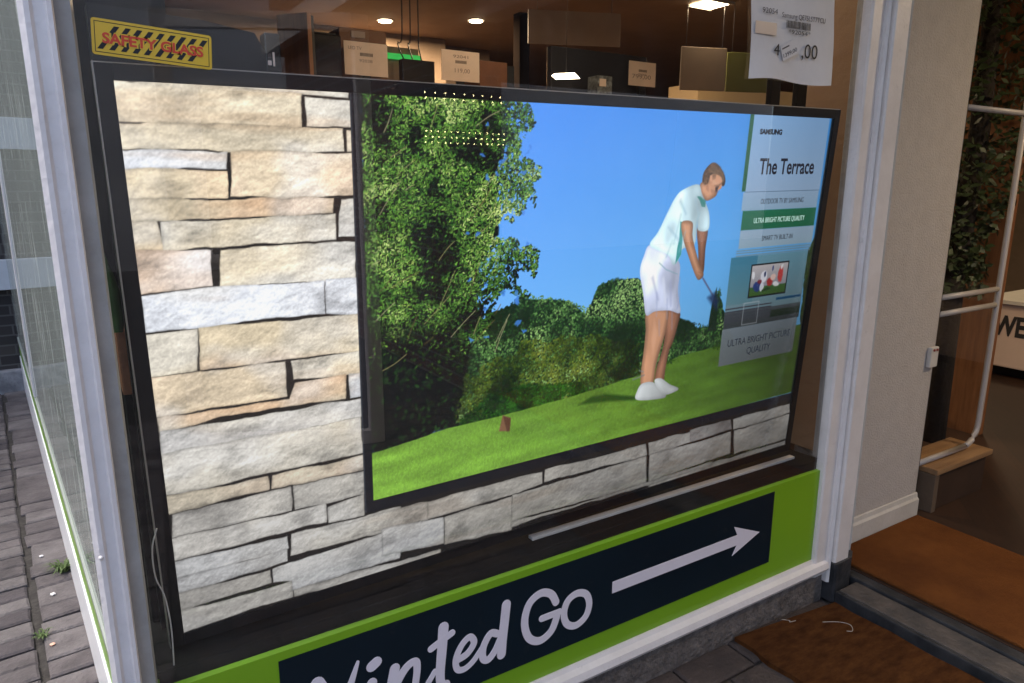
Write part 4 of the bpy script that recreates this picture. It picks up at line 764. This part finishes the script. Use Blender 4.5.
hang(3.32, 3.62, 2.2, 2.1, 1.37, 1.63, mat('pale_board', (.24, .19, .15), .6, var=.1), 'hanging_poster', 'pale poster board hanging beside the green one', 'poster')
hang(3.63, 3.93, 2.1, 2.0, 1.37, 1.61, mat('olive_board', (.14, .15, .04), .6, var=.1), 'hanging_poster', 'olive green poster board hanging behind the white price sheet', 'poster')
# ceiling beam, post, lamps
for a in ((-.4, 2.62, 4.1, 4.3, 1.55, 1.899),):
    tag(box('ceiling_beam', *a, M_taupe), 'taupe beam crossing under the brown shop ceiling', 'beam')
tag(box('steel_post', 2.62, 2.70, 3.0, 3.08, SZ, 1.899, mat('dark_post', (.012, .009, .008), 1, var=.3, spec=0)), 'slim dark post standing in the middle of the shop', 'post')
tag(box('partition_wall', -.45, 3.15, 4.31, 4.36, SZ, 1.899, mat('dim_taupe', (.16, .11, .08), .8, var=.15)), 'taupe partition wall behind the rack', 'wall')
warm = (1, .74, .45); M_lamp = emit('lamp_glow', (1, .82, .55), 9); M_ring = mat('lamp_ring', (.5, .45, .4), .4)
def downlight(x, y, z, r, lab, pw=16, square=False):
    t = thing('ceiling_light' if not square else 'light_panel', lab, 'ceiling light', 'small round ceiling lights' if not square else 'square warm light panels')
    bm = bmesh.new()
    if square: bm_box(bm, x - r, x + r, y - r, y + r, z - .012, z - .006)
    else: bmesh.ops.create_cone(bm, cap_ends=True, segments=20, radius1=r, radius2=r, depth=.006, matrix=Matrix.Translation((x, y, z - .009)))
    obj('diffuser', bm, M_lamp, t)
    bm = bmesh.new()
    if square:
        for a in ((x - r - .02, x + r + .02, y - r - .02, y - r - .001), (x - r - .02, x + r + .02, y + r + .001, y + r + .02)): bm_box(bm, a[0], a[1], a[2], a[3], z - .016, z - .0005)
    else: bmesh.ops.create_cone(bm, cap_ends=True, segments=20, radius1=r + .015, radius2=r + .015, depth=.0045, matrix=Matrix.Translation((x, y, z - .003)))
    obj('rim', bm, M_ring, t)
    ld = bpy.data.lights.new('lamp', 'AREA'); ld.size = r * 2; ld.energy = pw; ld.color = warm; lo = bpy.data.objects.new('lamp', ld); COL.objects.link(lo); lo.location = (x, y, z - .03); lo.parent = t
downlight(1.952, 3.703, 1.9, .045, 'small round ceiling light above the leftmost price card', 22)
downlight(2.49, 3.365, 1.9, .045, 'small round ceiling light above the middle price card', 14)
downlight(3.52, 2.163, 1.9, .085, 'square warm light panel at the top edge left of the price sheet', 3, True)
downlight(1.5, .75, 1.9, .05, 'round ceiling light over the window display', 3)
downlight(5.2, 1.3, 1.9, .12, 'square warm light panel over the counter', 4, True)
downlight(3.3, -1.4, 1.9, .12, 'square warm light panel over the entrance', 9, True)
t = thing('pendant_light', 'bright flat pendant light in front of the grey television', 'pendant light')
bm = bmesh.new(); bmesh.ops.create_cone(bm, cap_ends=True, segments=4, radius1=.075, radius2=.06, depth=.010, matrix=Matrix.Translation((1.806, 1.35, 1.238))); obj('shade', bm, M_lamp, t)
bm = bmesh.new(); bm_tube(bm, [(1.806, 1.35, 1.244), (1.806, 1.35, 1.8995)], .001, 6); obj('cord', bm, M_black, t)
tag(box('lit_shelf', 3.9, 5.2, 2.6, 2.9, 1.30, 1.50, mat('cream_shelf', (.3, .21, .11), .6, var=.1)), 'cream lit shelf deep in the shop under the olive poster', 'shelf')
for x, lab in ((1.842, 'left'), (1.972, 'right')):
    tag(box('tag_post', x, x + .045, .30, .32, SZ, 1.12, M_black), 'black post below the price sheet, %s one of two' % lab, 'post', 'black posts under the price sheet')

# ------------------------------------------------------------ entrance
t = thing('doorstep', 'worn stone doorstep with dark nosing at the shop entrance', 'doorstep')
bm = bmesh.new(); bm_box(bm, 1.772, 1.862, -2.38, -.146, GZ - .02, -.4225, .006); obj('stone', bm, mat('worn_step', (.09, .075, .065), .8, col2=(.04, .037, .036), scale=14, bump=.6, bscale=60), t)
bm = bmesh.new(); bm_box(bm, 1.757, 1.7715, -2.38, -.144, GZ - .02, -.4235, .005); obj('nosing', bm, M_lead, t)
bm = bmesh.new(); bm_box(bm, 1.863, 1.910, -2.38, -.10, GZ - .02, -.4145, .006); obj('door_track', bm, M_lead, t)
bm = bmesh.new(); bm_box(bm, 1.912, 2.436, -2.3, -.0165, SZ, -.402, .004); tag(obj('entrance_mat', bm, M_coir), 'orange brown coir mat inside the entrance along the wall', 'doormat')
bm = bmesh.new(); bm_prism(bm, [(1.352 + .006 * math.sin(k * 2.3), -.112 - k * .06) for k in range(16)] + [(1.742 + .004 * math.sin(k * 1.7), -1.012 + k * .057) for k in range(16)], GZ - .002, GZ + .014, 'z')
tag(obj('outdoor_mat', bm, M_coir2), 'worn brown coir mat on the paving before the doorstep', 'doormat')
for pts, lab in ((((1.62, -.20), (1.66, -.225), (1.675, -.25), (1.655, -.27), (1.64, -.262)), 'curled white thread on the outdoor mat beside the doorstep'), (((1.53, -.13), (1.545, -.145), (1.54, -.15), (1.56, -.155)), 'short white thread at the corner of the outdoor mat by the plinth')):
    bm = bmesh.new(); bm_tube(bm, [(x, y, GZ + .0155) for x, y in spline(pts, 8)], .0009, 6); tag(obj('thread', bm, mat('beige_thread', (.42, .36, .28), .8)), lab, 'thread', 'white threads on the mat')
# glazed partition beyond the wall
gp = thing('glass_partition', 'white framed glass partition with a double mid rail beyond the entrance wall', 'partition')
def bar(n, pts, r=.010, m=M_metalw):
    bm = bmesh.new(); bm_tube(bm, pts, r, 10); return obj(n, bm, m, gp, True)
bar('frame', [(2.445, .02, -.222), (2.80, .02, -.222)] + [(2.80 + .085 * math.sin(a), .02, -.137 - .085 * math.cos(a)) for a in np.linspace(0, math.pi / 2, 8)] + [(2.885, .02, .2), (2.885, .02, 1.88)], .0105)
bar('top_rail', [(2.445, .02, 1.032), (3.6, .02, 1.032)]); bar('mid_rail', [(2.445, .02, .395), (2.872, .02, .395)], .010); bar('mid_rail', [(2.445, .02, .335), (2.872, .02, .335)], .010)
box('stile', 2.442, 2.455, .006, .09, SZ, 1.88, M_black, gp); box('pane', 2.4555, 2.872, .018, .021, -.21, 1.88, glass('inner_glass', 1.25), gp, 0)
t = thing('timber_box', 'low timber box with dark front standing under the glass partition', 'box')
box('body', 2.535, 2.90, -.02, .12, SZ + .001, -.262, mat('dark_timber', (.045, .022, .012), .6, var=.3), t); box('top_board', 2.505, 2.915, -.035, .13, -.2615, -.24, M_oak, t, .004)
box('end_board', 2.505, 2.5345, -.03, .125, SZ + .001, -.262, mat('grey_oak', (.13, .09, .06), .6, var=.3), t)
# tree display
tr = thing('artificial_tree', 'tall dark leafed artificial tree behind the glass partition', 'tree')
bm = bmesh.new(); bm_tube(bm, [(3.30, .38, SZ), (3.29, .38, .3), (3.31, .37, 1.0), (3.3, .38, 1.6)], .05, 12, .035); obj('trunk', bm, M_bark, tr, True)
bm = bmesh.new(); rt = random.Random(9)
for _ in range(5200):
    a = rt.uniform(0, 6.28); zz = rt.uniform(.30, 1.85); rad = rt.random() ** .6 * (.14 + .26 * max(0, min(1, (zz - .5) / .7)))
    if math.sin(zz * 19 + a * 2) > .75: continue
    p = Vector((3.3 + rad * math.cos(a), .38 + rad * math.sin(a) * .8, zz)); d = Vector((rt.uniform(-1, 1), rt.uniform(-1, 1), rt.uniform(-1, .6))).normalized(); u = d.orthogonal().normalized(); L = rt.uniform(.03, .05); w_ = L * .3
    A = [bm.verts.new(q) for q in (p, p + d * L * .5 + u * w_, p + d * L, p + d * L * .5 - u * w_)]; bm.faces.new(A)
obj('crown', bm, M_dleaf, tr)
tag(box('timber_screen', 3.55, 3.60, .30, 1.3, SZ, 1.899, M_wood), 'reddish timber screen standing behind the artificial tree', 'screen')
tag(box('black_column', 3.02, 3.12, .42, .50, SZ, 1.899, M_black), 'black column behind the glass partition', 'column')
t = thing('vase_shelf', 'dark shelf with pale tableware behind the lower glass partition', 'shelf')
for z in (.1, .62): box('board', 2.52, 3.0, .45, .7, z, z + .02, M_oak, t)
box('back', 2.52, 3.0, .7001, .72, SZ, 1.2, mat('dark_timber', (.045, .022, .012), .6, var=.3), t)
for x, z, lab in ((2.66, .12, 'pale gold bowl on the lower board of the dark shelf'), (2.82, .64, 'pale gold bowl on the upper board of the dark shelf')):
    bm = bmesh.new(); prof = [(.0, 0), (.03, 0), (.035, .01), (.06, .05), (.075, .10), (.07, .10), (.05, .04), (.0, .02)]; n = 20
    rings = [[bm.verts.new((x + r * math.cos(k * 6.2832 / n), .56 + r * math.sin(k * 6.2832 / n), z + h)) for k in range(n)] for r, h in prof[1:-1]]
    for A, B in zip(rings, rings[1:]):
        for k in range(n): bm.faces.new((A[k], A[(k + 1) % n], B[(k + 1) % n], B[k]))
    bm.faces.new(rings[0][::-1]); bm.faces.new(rings[-1])
    tag(obj('bowl', bm, mat('gold_glaze', (.5, .34, .14), .3, var=.2), None, True), lab, 'bowl', 'bowls on the dark shelf')
ct = thing('counter', 'pale shop counter with bold black lettering on its front', 'counter')
box('body', 4.8, 5.5, -1.6, .92, -.34, .06, mat('pale_counter', (.62, .48, .4), .5, var=.05), ct, .01); box('top', 4.77, 5.53, -1.62, .94, .0605, .085, M_cream, ct); box('kickboard', 4.9, 5.4, -1.5, .85, SZ, -.3405, M_black, ct)
me = text_mesh('WE', .17, depth=.002, width=.178, bold=.006); me.transform(Matrix(((0, 0, -1, 4.7985), (-1, 0, 0, .838), (0, 1, 0, -.135), (0, 0, 0, 1))))
me.materials.append(M_ink); lo = bpy.data.objects.new('lettering', me); COL.objects.link(lo); lo.parent = ct
t = thing('till', 'dark grey till screen standing on the counter', 'till'); box('screen', 4.95, 4.99, .15, .55, .16, .42, M_black, t); box('foot', 4.93, 5.07, .28, .42, .0855, .1598, M_gloss, t)
